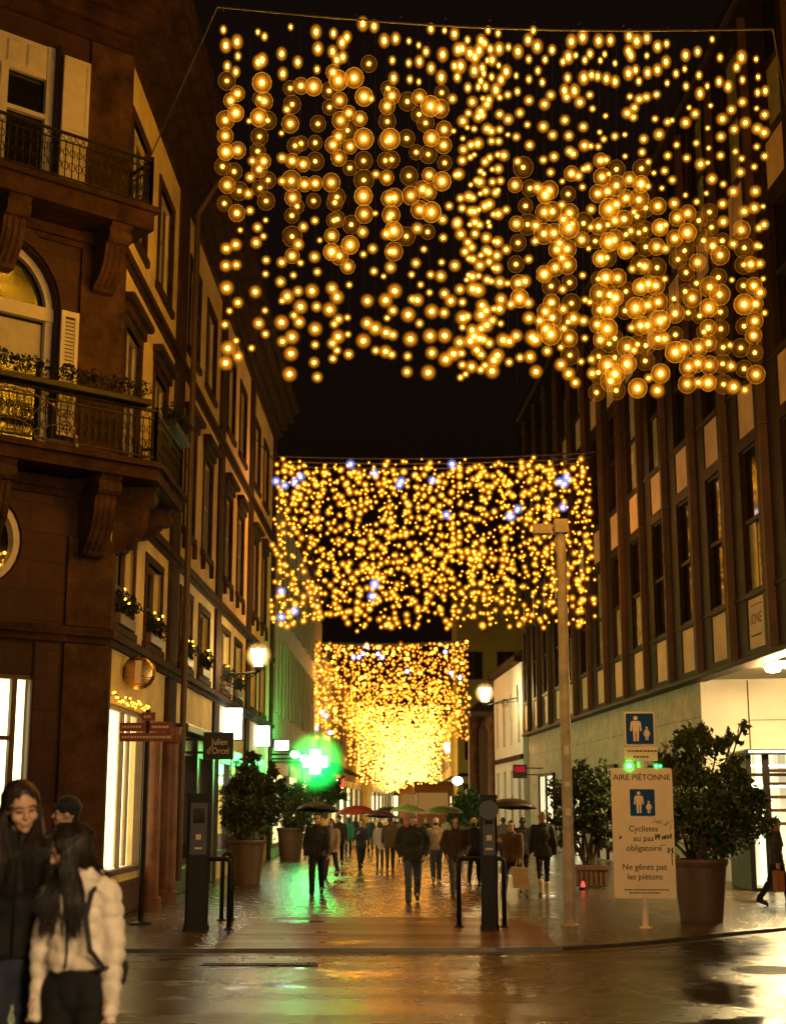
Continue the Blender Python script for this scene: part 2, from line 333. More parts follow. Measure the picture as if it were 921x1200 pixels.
    def mesh(s, name, mats, off=(0, 0, 0), smooth=False):
        me = bpy.data.meshes.new(name); off = Vector(off)
        me.from_pydata([tuple(v - off) for v in s.v], [], s.f)
        for mt in (mats if isinstance(mats, (list, tuple)) else [mats]): me.materials.append(mt)
        me.polygons.foreach_set('material_index', s.m)
        if smooth: me.polygons.foreach_set('use_smooth', [True] * len(s.f))
        me.update()
        return me
    def build(s, name, mats, parent=None, local=False, smooth=False, fixn=True):
        off = (0, 0, 0) if (local or parent is None) else LOC.get(parent.name, (0, 0, 0))
        me = s.mesh(name, mats, off, smooth)
        if fixn:
            bm = bmesh.new(); bm.from_mesh(me); bmesh.ops.recalc_face_normals(bm, faces=bm.faces); bm.to_mesh(me); bm.free()
        o = bpy.data.objects.new(name, me); COL.objects.link(o)
        if parent is not None:
            o.parent = parent; LOC[o.name] = off
        return o
class Face:
    """a vertical wall plane: s runs along it, z up, off out of it"""
    def __init__(s, x, y, bearing, flip=1):
        b = R_(bearing); s.o = Vector((x, y, 0)); s.d = Vector((math.sin(b), math.cos(b), 0)); s.n = Vector((s.d.y, -s.d.x, 0)) * flip
    def p(s, a, z, off=0.0): return s.o + s.d * a + s.n * off + Vector((0, 0, z))
def tag(o, label=None, cat=None, group=None, kind=None):
    if label: o['label'] = label
    if cat: o['category'] = cat
    if group: o['group'] = group
    if kind: o['kind'] = kind
    return o
def thing(name, label, cat, loc=(0, 0, 0), group=None, rz=0.0):
    o = bpy.data.objects.new(name, None); COL.objects.link(o); o.location = loc; o.rotation_euler = (0, 0, rz); o.empty_display_size = 0.2
    LOC[o.name] = Vector(loc)
    return tag(o, label, cat, group)
def copy_tree(o, parent=None):
    c = o.copy(); COL.objects.link(c)
    if parent is not None: c.parent = parent
    for ch in list(o.children): copy_tree(ch, c)
    return c
def bezier(p0, p1, p2, n=10):
    p0, p1, p2 = Vector(p0), Vector(p1), Vector(p2)
    return [p0 * (1 - t) ** 2 + p1 * (2 * t * (1 - t)) + p2 * t * t for t in [i / n for i in range(n + 1)]]
def text(name, body, size, mat, parent, origin, right, up, local=False, align='CENTER', ext=0.0015, sx=1.0, bold=0.0):
    cu = bpy.data.curves.new(name, 'FONT'); cu.body = body; cu.size = size; cu.align_x = align; cu.extrude = ext; cu.offset = bold; cu.resolution_u = 3
    ob = bpy.data.objects.new(name, cu); COL.objects.link(ob)
    bpy.context.view_layer.update()
    me = bpy.data.meshes.new_from_object(ob.evaluated_get(bpy.context.evaluated_depsgraph_get()))
    bpy.data.objects.remove(ob); bpy.data.curves.remove(cu)
    right, up = Vector(right).normalized(), Vector(up).normalized(); nrm = right.cross(up)
    off = Vector((0, 0, 0)) if local else Vector(LOC.get(parent.name, (0, 0, 0)))
    for v in me.vertices:
        c = v.co.copy(); v.co = Vector(origin) - off + right * (c.x * sx) + up * c.y + nrm * c.z
    me.materials.clear(); me.materials.append(mat); me.name = name
    o = bpy.data.objects.new(name, me); COL.objects.link(o); o.parent = parent; LOC[o.name] = off
    return o

# ------------------------------------------------------------------ planes of the street
corner = G(112, 1084)
LF = Face(corner.x, corner.y, 0.69)
CF = Face(corner.x, corner.y, 50)
q = P(921, 754, 25.7)
RF = Face(q.x, q.y, -3.0, flip=-1)
# ------------------------------------------------------------------ ground
def vprism(mb, poly, z0, z1):
    n = len(poly); v = [(p[0], p[1], z0) for p in poly] + [(p[0], p[1], z1) for p in poly]
    mb.add(v, [tuple(range(n - 1, -1, -1)), tuple(range(n, 2 * n))] + [(i, (i + 1) % n, n + (i + 1) % n, n + i) for i in range(n)])
KERB = [(-30, 16.6), (-14, 17.0), (-6, 17.15), (-3.1, 17.2), (-0.6, 17.25), (1.2, 17.3), (2.0, 17.45), (2.7, 17.85), (3.3, 18.3), (3.95, 18.9), (4.7, 19.6), (5.5, 20.25), (7.2, 21.4), (10, 22.8), (18, 25.5), (40, 31)]
ROADZ = -0.035
b = MB(); b.quad((-400, -300, ROADZ), (400, -300, ROADZ), (400, 600, ROADZ), (-400, 600, ROADZ))
tag(b.build('road', M['asphalt'], fixn=False), kind='structure')
b = MB(); pts = [(x, y + 0.16) for x, y in KERB] + [(60, 300), (-60, 300)]
b.add([(x, y, 0) for x, y in pts], [tuple(range(len(pts)))])
tag(b.build('pavement', M['pavers'], fixn=False), kind='structure')
b = MB()
for (x0, y0), (x1, y1) in zip(KERB[:-1], KERB[1:]):
    L = math.hypot(x1 - x0, y1 - y0); n = max(1, int(L / 0.9))
    for i in range(n):
        a, c = i / n, (i + 1) / n - 0.006 / L
        ax, ay, cx, cy = x0 + (x1 - x0) * a, y0 + (y1 - y0) * a, x0 + (x1 - x0) * c, y0 + (y1 - y0) * c
        j = random.uniform(0, 0.006)
        b.hexa([(ax, ay, -0.1), (cx, cy, -0.1), (cx, cy + 0.17, -0.1), (ax, ay + 0.17, -0.1), (ax, ay + 0.02, 0.008 + j), (cx, cy + 0.02, 0.008 + j), (cx, cy + 0.17, 0.011 + j), (ax, ay + 0.17, 0.011 + j)])
tag(b.build('kerb', M['kerb']), kind='structure')
b = MB(); pts = [(-2.15, 17.42), (-0.6, 17.45), (1.1, 17.5), (1.95, 17.66), (2.0, 20.6), (1.7, 22.0), (-1.7, 22.0), (-2.05, 20.4)]
b.add([(x, y, 0.005) for x, y in pts], [tuple(range(len(pts)))])
tag(b.build('path', M['red_asphalt'], fixn=False), kind='structure')
b = MB(); b.quad((-1.6, 22.0, 0.004), (1.55, 22.0, 0.004), (1.9, 160, 0.004), (-1.2, 160, 0.004))
tag(b.build('path', M['pavers_red'], fixn=False), kind='structure')
# gutter channel of pale setts and a painted line on the road, following the kerb
b = MB()
for (x0, y0), (x1, y1) in zip(KERB[:-1], KERB[1:]):
    b.quad((x0, y0 - 0.30, ROADZ + 0.004), (x1, y1 - 0.30, ROADZ + 0.004), (x1, y1 - 0.04, ROADZ + 0.004), (x0, y0 - 0.04, ROADZ + 0.004))
tag(b.build('road_gutter', M['kerb'], fixn=False), kind='structure')

# ------------------------------------------------------------------ building kit
TURN = math.tan(R_((50 - 0.69) / 2))
def miter(off): p = CF.p(0, 0, off) + CF.d * (off * TURN); return (p.x, p.y)
def XY(F, s, off): p = F.p(s, 0, off); return (p.x, p.y)
def holes_wall(F, s0, s1, z0, z1, holes, depth=0.28, mb=None):
    mb = mb or MB()
    ss = sorted({s0, s1} | {h[0] for h in holes} | {h[1] for h in holes}); zs = sorted({z0, z1} | {h[2] for h in holes} | {h[3] for h in holes})
    for a, c in zip(ss[:-1], ss[1:]):
        for e, f in zip(zs[:-1], zs[1:]):
            ms, mz = (a + c) / 2, (e + f) / 2
            if any(h[0] < ms < h[1] and h[2] < mz < h[3] for h in holes): continue
            mb.quad(F.p(a, e), F.p(c, e), F.p(c, f), F.p(a, f))
    for a, c, e, f in holes:
        for (p0, p1) in (((a, e), (c, e)), ((c, e), (c, f)), ((c, f), (a, f)), ((a, f), (a, e))):
            mb.quad(F.p(*p0), F.p(*p1), F.p(*p1, -depth), F.p(*p0, -depth))
    return mb
def arch_fill(mb, F, sc_, hw, zs, rise, ztop, depth, up=True, n=14):
    """masonry between a round opening and the square hole around it"""
    sg = 1 if up else -1
    for i in range(n):
        a0, a1 = PI * i / n, PI * (i + 1) / n
        p = [(sc_ + hw * math.cos(a0), zs + sg * rise * math.sin(a0)), (sc_ + hw * math.cos(a1), zs + sg * rise * math.sin(a1))]
        mb.quad(F.p(*p[0]), F.p(*p[1]), F.p(p[1][0], ztop), F.p(p[0][0], ztop))
        mb.quad(F.p(*p[0]), F.p(*p[1]), F.p(*p[1], -depth), F.p(*p[0], -depth))
def ring(mb, F, sc_, zc, hw, hh, w, o0, o1, a0=0.0, a1=2 * PI, n=28):
    for i in range(n):
        t0, t1 = a0 + (a1 - a0) * i / n, a0 + (a1 - a0) * (i + 1) / n
        mb.prism([(sc_ + hw * math.cos(t0), zc + hh * math.sin(t0)), (sc_ + (hw + w) * math.cos(t0), zc + (hh + w) * math.sin(t0)),
                  (sc_ + (hw + w) * math.cos(t1), zc + (hh + w) * math.sin(t1)), (sc_ + hw * math.cos(t1), zc + hh * math.sin(t1))], F, o0, o1)
def shutter(F, s0, s1, z0, z1, off, mat, parent, louvre=True):
    b = MB(); w = 0.06
    b.fbox(F, s0, s0 + w, z0, z1, off, off + 0.04); b.fbox(F, s1 - w, s1, z0, z1, off, off + 0.04)
    for z in (z0, (z0 + z1) / 2, z1 - 0.09): b.fbox(F, s0 + w, s1 - w, z, z + 0.09, off + 0.002, off + 0.038)
    if louvre:
        z = z0 + 0.11
        while z < z1 - 0.12:
            if abs(z - (z0 + z1) / 2 - 0.045) > 0.06:
                b.hexa([F.p(s0 + w, z, off + 0.034), F.p(s1 - w, z, off + 0.034), F.p(s1 - w, z, off + 0.026), F.p(s0 + w, z, off + 0.026),
                        F.p(s0 + w, z + 0.05, off + 0.012), F.p(s1 - w, z + 0.05, off + 0.012), F.p(s1 - w, z + 0.05, off + 0.004), F.p(s0 + w, z + 0.05, off + 0.004)])
            z += 0.058
    else:
        b.fbox(F, s0 + w, s1 - w, z0 + 0.09, z1 - 0.09, off + 0.008, off + 0.024)
    return b.build('shutter', mat, parent)
def window(F, s0, s1, z0, z1, parent, sash='dark_sash', sur='stone_brown', pane='glass_dark', hood=False, shut=None, bars=2, sw=0.15, depth=0.2, sillw=0.07):
    b = MB(); t = 0.06; d0, d1 = -depth + 0.015, -depth + 0.075
    b.fbox(F, s0, s0 + t, z0, z1, d0, d1); b.fbox(F, s1 - t, s1, z0, z1, d0, d1)
    b.fbox(F, s0 + t, s1 - t, z0, z0 + 0.08, d0, d1); b.fbox(F, s0 + t, s1 - t, z1 - t, z1, d0, d1)
    m_ = (s0 + s1) / 2; b.fbox(F, m_ - 0.045, m_ + 0.045, z0 + 0.08, z1 - t, d0, d1 + 0.012)
    for i in range(1, bars + 1):
        z = z0 + (z1 - z0) * i / (bars + 1); b.fbox(F, s0 + t, m_ - 0.045, z - 0.02, z + 0.02, d0, d1 - 0.01); b.fbox(F, m_ + 0.045, s1 - t, z - 0.02, z + 0.02, d0, d1 - 0.01)
    w = b.build('window', M[sash], parent)
    b = MB(); b.quad(F.p(s0, z0, -depth), F.p(s1, z0, -depth), F.p(s1, z1, -depth), F.p(s0, z1, -depth)); b.build('pane', M[pane], w, fixn=False)
    b = MB(); e = 0.03
    b.bbox(F, s0 - sw, s0, z0, z1, -0.05, e, 0.015); b.bbox(F, s1, s1 + sw, z0, z1, -0.05, e, 0.015); b.bbox(F, s0 - sw, s1 + sw, z1, z1 + sw, -0.05, e + 0.004, 0.015)
    if hood:
        b.bbox(F, s0 - sw - 0.04, s1 + sw + 0.04, z1 + sw, z1 + sw + 0.16, -0.05, 0.08, 0.01)
        b.bbox(F, s0 - sw - 0.10, s1 + sw + 0.10, z1 + sw + 0.16, z1 + sw + 0.28, -0.05, 0.19, 0.03)
    b.build('surround', M[sur], w)
    b = MB(); b.bbox(F, s0 - sw - 0.06, s1 + sw + 0.06, z0 - 0.14, z0, -0.2, sillw, 0.02)
    if hood:
        for s_ in (s0 - 0.1, s1 + 0.0): b.prism([(s_, z0 - 0.14), (s_ + 0.1, z0 - 0.14), (s_ + 0.08, z0 - 0.42), (s_ + 0.02, z0 - 0.42)], F, -0.02, 0.09)
    b.build('sill', M[sur], w)
    if shut:
        wd = shut
        shutter(F, s0 + 0.01, (s0 + s1) / 2 - 0.004, z0 + 0.02, z1 - 0.02, -0.1, M['shutter_grey'], w)
        if shut > 0.36: shutter(F, (s0 + s1) / 2 + 0.004, s1 - 0.01, z0 + 0.02, z1 - 0.02, -0.1, M['shutter_grey'], w)
    return w
def railing(mb, pts, z0, z1, sp=0.11, scroll=True):
    for (ax, ay), (cx, cy) in zip(pts[:-1], pts[1:]):
        A, B = Vector((ax, ay, 0)), Vector((cx, cy, 0)); L = (B - A).length; d = (B - A) / L
        mb.tube([A + Vector((0, 0, z1)), B + Vector((0, 0, z1))], 0.028, 6); mb.tube([A + Vector((0, 0, z0 + 0.08)), B + Vector((0, 0, z0 + 0.08))], 0.018, 6); mb.tube([A + Vector((0, 0, z1 - 0.13)), B + Vector((0, 0, z1 - 0.13))], 0.014, 6)
        for p in (A, B): mb.tube([p + Vector((0, 0, z0)), p + Vector((0, 0, z1 + 0.06))], 0.03, 6)
        n = int(L / sp)
        for i in range(1, n):
            p = A + d * (L * i / n); mb.tube([p + Vector((0, 0, z0 + 0.08)), p + Vector((0, 0, z1 - 0.13))], 0.009, 4)
            if scroll:
                for zc, rr in ((z0 + (z1 - z0) * 0.35, 0.05), (z0 + (z1 - z0) * 0.62, 0.042)):
                    mb.tube([p + d * (rr * math.cos(a)) + Vector((0, 0, zc + rr * 1.4 * math.sin(a))) for a in [2 * PI * k / 8 for k in range(9)]], 0.007, 4, cap=False)
            mb.tube([p + d * (0.045 * math.cos(a)) + Vector((0, 0, z1 - 0.065 + 0.045 * math.sin(a))) for a in [2 * PI * k / 8 for k in range(9)]], 0.006, 4, cap=False)
def corbel(mb, F, s, z1, h, w, proj):
    """scrolled stone bracket under a balcony"""
    pr = []
    for i in range(11):
        t = i / 10; o = proj * (1 - t) ** 0.6 * (1.0 - 0.12 * math.sin(t * PI * 2)) + 0.06
        pr.append((o, z1 - h * t))
    v = []
    for sd in (-w / 2, w / 2):
        v += [F.p(s + sd, z, o) for o, z in pr] + [F.p(s + sd, z1 - h, -0.02), F.p(s + sd, z1, -0.02)]
    n = len(pr) + 2
    mb.add(v, [tuple(range(n)), tuple(range(2 * n - 1, n - 1, -1))] + [(i, (i + 1) % n, n + (i + 1) % n, n + i) for i in range(n)])
    for k in range(3):
        so = s - w * 0.28 + w * 0.28 * k; mb.tube([F.p(so, z1 - h * t, proj * (1 - t) ** 0.6 * (1.0 - 0.12 * math.sin(t * PI * 2)) + 0.06) for t in [0.12 + 0.8 * i / 12 for i in range(13)]], 0.026, 6)
    mb.tube([F.p(s - w / 2 - 0.012, z1 - 0.16, proj * 0.82), F.p(s + w / 2 + 0.012, z1 - 0.16, proj * 0.82)], 0.13, 12)
    mb.tube([F.p(s - w / 2 - 0.012, z1 - h + 0.1, 0.12), F.p(s + w / 2 + 0.012, z1 - h + 0.1, 0.12)], 0.09, 12)

# ------------------------------------------------------------------ corner building
bl = thing('corner_building', 'red sandstone corner building with two iron balconies and an oval window', 'building', CF.p(0, 0))
END = 5.95
WN = [(0.35, 1.75), (2.9, 4.3)]
ztop = 13.3
hol = [(a, c, 4.3, 5.65) for a, c in WN] + [(a, c, 6.95, 9.0) for a, c in WN] + [(a, c, 10.6, 12.45) for a, c in WN] + [(0.12, 3.1, 0.62, 3.12), (3.42, 4.9, 0.02, 3.0)]
holes_wall(LF, 0, END, 0, ztop, hol, 0.3).build('wall', M['plaster'], bl, fixn=False)
hc = [(-2.95, -1.07, 0.6, 3.43), (-2.55, -1.45, 4.65, 5.89), (-2.97, -1.03, 6.75, 9.78), (-2.8, -1.2, 10.45, 13.05)]
w_ = holes_wall(CF, -7, 0, 0, ztop, hc, 0.35)
arch_fill(w_, CF, -2.0, 0.97, 8.78, 1.0, 9.78, 0.35)
arch_fill(w_, CF, -2.0, 0.55, 5.27, 0.62, 5.89, 0.35); arch_fill(w_, CF, -2.0, 0.55, 5.27, 0.62, 4.65, 0.35, up=False)
w_.build('stone_wall', M['stone_red'], bl, fixn=False)
# stone trim
b = MB()
def band(z0, z1, off, s1=END, sl=-7):
    vprism(b, [XY(CF, sl, -0.08), XY(CF, 0, -0.08), XY(LF, s1, -0.08), XY(LF, s1, off), miter(off), XY(CF, sl, off)], z0, z1)
band(3.92, 4.02, 0.065); band(4.02, 4.14, 0.11)
band(6.02, 6.12, 0.04, END); band(6.12, 6.26, 0.09, END); 
band(9.86, 9.95, 0.04); band(9.95, 10.08, 0.09)
band(13.3, 13.55, 0.08); band(13.55, 13.8, 0.2); band(13.8, 14.0, 0.38); band(14.0, 14.35, 0.55); band(14.35, 14.55, 0.72); band(14.55, 14.9, 0.8)
b.build('cornice', M['stone_brown'], bl)
b = MB()
for z0, z1 in ((4.16, 6.0), (6.28, 9.84), (10.1, 13.28)): b.bbox(LF, 5.02, 5.92, z0, z1, -0.05, 0.07, 0.02)
b.bbox(LF, 5.02, 5.92, 0.0, 3.9, -0.05, 0.08, 0.02)
b.build('pilaster', M['stone_brown'], bl)
b = MB()
vprism(b, [XY(CF, -0.70, -0.05), XY(CF, 0, -0.05), XY(LF, 0.11, -0.05), XY(LF, 0.11, 0.06), miter(0.06), XY(CF, -0.70, 0.06)], 0.0, 3.9)
vprism(b, [XY(CF, -0.70, -0.05), XY(CF, 0, -0.05), XY(LF, 0.11, -0.05), XY(LF, 0.11, 0.06), miter(0.06), XY(CF, -0.70, 0.06)], 4.16, 5.45)
vprism(b, [XY(CF, -0.70, -0.05), XY(CF, 0, -0.05), XY(LF, 0.06, -0.05), XY(LF, 0.06, 0.06), miter(0.06), XY(CF, -0.70, 0.06)], 6.28, 9.84)
vprism(b, [XY(CF, -0.70, -0.05), XY(CF, 0, -0.05), XY(LF, 0.06, -0.05), XY(LF, 0.06, 0.06), miter(0.06), XY(CF, -0.70, 0.06)], 10.1, 13.28)
b.build('corner_pilaster', M['stone_tan'], bl)
b = MB()
for s in (-0.95, -3.1): b.bbox(CF, s - 0.2, s + 0.2, 0.0, 3.9, -0.02, 0.05, 0.02)
b.bbox(CF, -7, -0.72, 0.0, 0.5, -0.02, 0.07, 0.02); b.bbox(LF, 0.13, 3.38, 0.0, 0.5, -0.02, 0.07, 0.02)
b.build('plinth', M['stone_red'], bl)
# roof
b = MB(); base = [XY(CF, -7, 0.6), miter(0.6), XY(LF, END, 0.6), (-16, 28), (-16, 15)]; top = [XY(CF, -7, -1.6), (XY(CF, -0.5, -1.6)), XY(LF, END, -1.7), (-14, 27), (-14, 16.5)]
n = 5; b.add([(x, y, 14.9) for x, y in base] + [(x, y, 18.2) for x, y in top], [tuple(range(n, 2 * n))] + [(i, (i + 1) % n, n + (i + 1) % n, n + i) for i in range(n)])
b.build('roof', M['slate'], bl)
for a, c in WN:
    window(LF, a, c, 4.3, 5.65, bl, pane='glass_dark', bars=1)
    window(LF, a + 0.1, c - 0.1, 6.95, 9.0, bl, hood=True, shut=0.36, bars=2)
    window(LF, a + 0.05, c - 0.05, 10.6, 12.45, bl, shut=0.34, bars=2)
# chamfer: tall top window, arched window, oval window
F = CF
b = MB(); d0, d1 = -0.25, -0.16
b.fbox(F, -2.8, -2.7, 10.45, 13.05, d0, d1); b.fbox(F, -1.32, -1.2, 10.45, 13.05, d0, d1); b.fbox(F, -2.06, -1.94, 10.45, 12.55, d0, d1 + 0.01)
b.fbox(F, -2.7, -1.32, 12.50, 13.05, d0, d1 - 0.02); b.fbox(F, -2.7, -2.06, 11.85, 11.92, d0, d1 - 0.01); b.fbox(F, -1.94, -1.32, 11.85, 11.92, d0, d1 - 0.01)
for k in range(4): b.bbox(F, -2.62 + 0.32 * k, -2.40 + 0.32 * k, 12.6, 12.96, d1 - 0.03, d1 + 0.015, 0.02)
w = b.build('window', M['white_paint'], bl)
b = MB(); b.quad(F.p(-2.8, 10.45, -0.28), F.p(-1.2, 10.45, -0.28), F.p(-1.2, 13.05, -0.28), F.p(-2.8, 13.05, -0.28)); b.build('pane', M['glass_dark'], w, fixn=False)
shutter(F, -1.17, -0.73, 10.5, 12.85, 0.07, M['white_paint'], w, louvre=False)
b = MB(); 
ring(b, F, -2.0, 8.78, 0.86, 0.89, 0.11, d0, d1, 0, PI, 18)
b.fbox(F, -2.97, -2.86, 6.75, 8.72, d0, d1); b.fbox(F, -1.14, -1.03, 6.75, 8.72, d0, d1); b.fbox(F, -2.97, -1.03, 8.66, 8.86, d0, d1 + 0.03)
b.fbox(F, -2.06, -1.94, 6.75, 8.66, d0, d1 + 0.01); b.fbox(F, -2.04, -1.96, 8.86, 9.66, d0, d1 - 0.01); b.fbox(F, -2.86, -2.06, 7.75, 7.8, d0, d1 - 0.02); b.fbox(F, -1.94, -1.14, 7.75, 7.8, d0, d1 - 0.02)
w = b.build('window', M['white_paint'], bl)
b = MB(); b.quad(F.p(-2.97, 6.75, -0.28), F.p(-1.03, 6.75, -0.28), F.p(-1.03, 9.78, -0.28), F.p(-2.97, 9.78, -0.28)); b.build('pane', M['glass_dark'], w, fixn=False)
b = MB(); b.prism([(-1.94, 8.05), (-1.15, 8.05), (-1.15, 8.62), (-1.94, 8.62)], F, -0.272, -0.262); b.build('blind', M['shutter_grey'], w)
shutter(F, -1.01, -0.73, 6.9, 8.8, 0.07, M['white_paint'], w)
b = MB(); ring(b, F, -2.0, 8.78, 0.99, 1.02, 0.2, -0.02, 0.06, 0, PI, 18)
b.prism([(-2.14, 9.80), (-1.86, 9.80), (-1.80, 9.84), (-2.20, 9.84)], F, 0.0, 0.12); b.build('surround', M['stone_red'], w)
b = MB(); ring(b, F, -2.0, 5.27, 0.46, 0.53, 0.09, -0.14, 0.03); w = b.build('window', M['white_paint'], bl)
b = MB(); b.quad(F.p(-2.6, 4.6, -0.26), F.p(-1.4, 4.6, -0.26), F.p(-1.4, 5.95, -0.26), F.p(-2.6, 5.95, -0.26)); b.build('pane', M['glass_dark'], w, fixn=False)
b = MB()
for s_, z_ in ((-1.62, 4.93), (-1.52, 5.05), (-1.56, 5.14), (-1.75, 4.86), (-1.66, 5.02)): b.ball(F.p(s_, z_, -0.2), 0.022 if s_ != -1.62 else 0.045, 8, 5)
b.build('candle_light', M['core_far'], w)
b = MB(); ring(b, F, -2.0, 5.27, 0.58, 0.65, 0.16, -0.02, 0.05); b.build('surround', M['stone_red'], w)
# shop window of the chamfer
b = MB(); b.fbox(F, -2.95, -2.88, 0.6, 3.43, -0.12, -0.02); b.fbox(F, -1.14, -1.07, 0.6, 3.43, -0.12, -0.02); b.fbox(F, -1.42, -1.34, 0.6, 3.36, -0.11, -0.03); b.fbox(F, -2.88, -1.42, 2.52, 2.58, -0.11, -0.03); b.fbox(F, -2.88, -1.14, 3.36, 3.43, -0.12, -0.02); b.fbox(F, -2.88, -1.14, 0.6, 0.68, -0.12, -0.02)
w = b.build('shop_window', M['dark_sash'], bl)
b = MB(); b.quad(F.p(-3.6, 0.6, -0.9), F.p(-0.75, 0.6, -0.9), F.p(-0.75, 3.43, -0.9), F.p(-3.6, 3.43, -0.9)); b.build('lit_interior', M['shop_room'], w, fixn=False)
b = MB(); b.fbox(F, -2.7, -1.6, 0.7, 2.3, -0.6, -0.55); b.build('poster', C_('violet poster', (0.25, 0.16, 0.42), sheen=0), w)
b = MB(); b.quad(F.p(-2.95, 0.6, -0.07), F.p(-1.07, 0.6, -0.07), F.p(-1.07, 3.43, -0.07), F.p(-2.95, 3.43, -0.07)); b.build('pane', M['pane_clear'], w, fixn=False)
# shop window on the street
F = LF
b = MB(); b.fbox(F, 0.12, 0.18, 0.62, 3.12, -0.1, -0.02); b.fbox(F, 3.02, 3.1, 0.62, 3.12, -0.1, 0.02); b.fbox(F, 1.62, 1.68, 0.7, 3.05, -0.09, -0.03); b.fbox(F, 0.18, 3.02, 3.05, 3.12, -0.1, -0.02); b.fbox(F, 0.18, 3.02, 0.62, 0.7, -0.1, 0.03)
w = b.build('shop_window', M['dark_sash'], bl)
b = MB(); b.quad(F.p(0.0, 0.5, -0.2), F.p(3.3, 0.5, -0.2), F.p(3.3, 3.3, -0.2), F.p(0.0, 3.3, -0.2)); b.build('lit_interior', M['shop_room'], w, fixn=False)
b = MB(); b.quad(F.p(0.12, 0.62, -0.06), F.p(3.1, 0.62, -0.06), F.p(3.1, 3.12, -0.06), F.p(0.12, 3.12, -0.06)); b.build('pane', M['pane_clear'], w, fixn=False)
b = MB()
for s_ in (0.5, 0.62, 1.9, 2.5, 2.62): b.tube([F.p(s_, 0.7, -0.15), F.p(s_ + 0.02, 3.1, -0.15)], 0.03, 8)
b.build('drape', C_('cream drape', (0.6, 0.45, 0.25), sheen=0), w)
b = MB(); b.fbox(F, 3.42, 4.9, 0.02, 3.0, -0.3, -0.24); dr = b.build('door', M['dark_sash'], bl)
b = MB(); b.fbox(F, 3.6, 4.1, 0.9, 2.2, -0.238, -0.225); b.fbox(F, 4.25, 4.75, 0.9, 2.2, -0.238, -0.225); b.build('pane', M['shop_room2'], dr)
b = MB(); b.tube([F.p(4.16, 0.95, -0.18), F.p(4.16, 1.35, -0.18)], 0.018, 8); b.build('handle', M['brass'], dr)
for s_ in (3.26, 4.98 - 0.03):
    b = MB(); b.lathe([(0.2, 0), (0.2, 0.16), (0.15, 0.2), (0.145, 2.7), (0.17, 2.74), (0.2, 2.86), (0.2, 3.0)], F.p(s_, 0, 0.16), 20); b.build('shop_column', M['brown_shop'], bl, smooth=False)
# balconies
def balcony(zs, zr, off, sl, sr, thick, flowers=False):
    b = MB(); poly = [XY(CF, sl, -0.05), XY(CF, 0, -0.05), XY(LF, max(sr, 0.05), -0.05), XY(LF, max(sr, 0.05), off), miter(off), XY(CF, sl, off)]
    if sr <= 0: poly = [XY(CF, sl, -0.05), XY(CF, 0.12, -0.05), XY(CF, 0.12, off), XY(CF, sl, off)]
    vprism(b, poly, zs - thick, zs)
    ex = [XY(CF, sl, 0), XY(CF, 0, 0), XY(LF, max(sr, 0.05) + .06, 0), XY(LF, max(sr, 0.05) + .06, off + 0.07), miter(off + 0.07), XY(CF, sl, off + 0.07)]
    if sr <= 0: ex = [XY(CF, sl, 0), XY(CF, 0.18, 0), XY(CF, 0.18, off + 0.07), XY(CF, sl, off + 0.07)]
    vprism(b, ex, zs + 0.002, zs + 0.09)
    sl_ = b.build('balcony', M['stone_brown'], bl)
    b = MB(); o2 = off - 0.05
    pts = [XY(CF, sl, o2), miter(o2), XY(LF, sr, o2), XY(LF, sr, 0.0)] if sr > 0 else [XY(CF, sl, o2), XY(CF, 0.08, o2), XY(CF, 0.08, 0.0)]
    railing(b, pts, zs + 0.09, zr); b.build('railing', M['iron'], sl_)
    cb_ = [(CF, s_, 1.15 if sr > 0 else 0.95, 0.34, off - 0.1) for s_ in (-0.38, -2.0, -3.6)]
    if sr > 0: cb_ += [(LF, 0.22, 1.0, 0.3, off - 0.12), (LF, sr - 0.25, 0.5, 0.26, off - 0.15)]
    for f_, s_, h_, w_, p_ in cb_:
        b = MB(); corbel(b, f_, s_, zs - thick, h_, w_, p_); b.build('bracket', M['stone_tan'], sl_)
    return sl_
balcony(10.42, 11.28, 0.72, -6, 0, 0.28)
balcony(6.48, 7.36, 0.72, -6, 2.0, 0.18)
# rain pipe between the two houses
b = MB(); b.tube([LF.p(5.97, 0.3, 0.2), LF.p(5.97, 13.2, 0.2), LF.p(5.97, 13.9, 0.6)], 0.06, 8)
for z in (2, 5, 8, 11): b.tube([LF.p(5.97, z, 0.2), LF.p(5.97, z + 0.06, 0.2)], 0.075, 8)
b.build('drainpipe', M['dark_sash'], bl)

# ------------------------------------------------------------------ townhouse beside it
S0, S1 = 6.0, 25.0
th = thing('townhouse', 'cream plastered townhouse with brown stone pilasters, hooded windows and shutters', 'building', LF.p(S0, 0))
F = LF
wins = []
for k in (1, 2, 3):
    base_ = -0.6 + 6.1 * k
    wins += [(base_ + 1.0, base_ + 2.35), (base_ + 3.5, base_ + 4.85)]
hol = []
for a, c in wins: hol += [(a, c, 4.3, 5.65), (a, c, 6.95, 9.0), (a, c, 10.6, 12.4)]
shops = [(6.35, 8.6), (8.9, 10.9), (12.5, 14.6), (14.9, 17.0), (18.7, 20.8), (21.1, 23.2)]
hol += [(a, c, 0.5, 2.95) for a, c in shops]
holes_wall(F, S0, S1, 0, 13.3, hol, 0.3).build('wall', M['plaster'], th, fixn=False)
b = MB()
for z0, z1, o in ((3.92, 4.02, 0.05), (4.02, 4.14, 0.1), (6.02, 6.12, 0.04), (6.12, 6.26, 0.09), (9.86, 9.95, 0.04), (9.95, 10.08, 0.09), (13.3, 13.55, 0.08), (13.55, 13.8, 0.2), (13.8, 14.05, 0.4), (14.05, 14.35, 0.6), (14.35, 14.6, 0.75)): b.bbox(F, S0 + 0.002, S1, z0, z1, -0.05, o, 0.012)
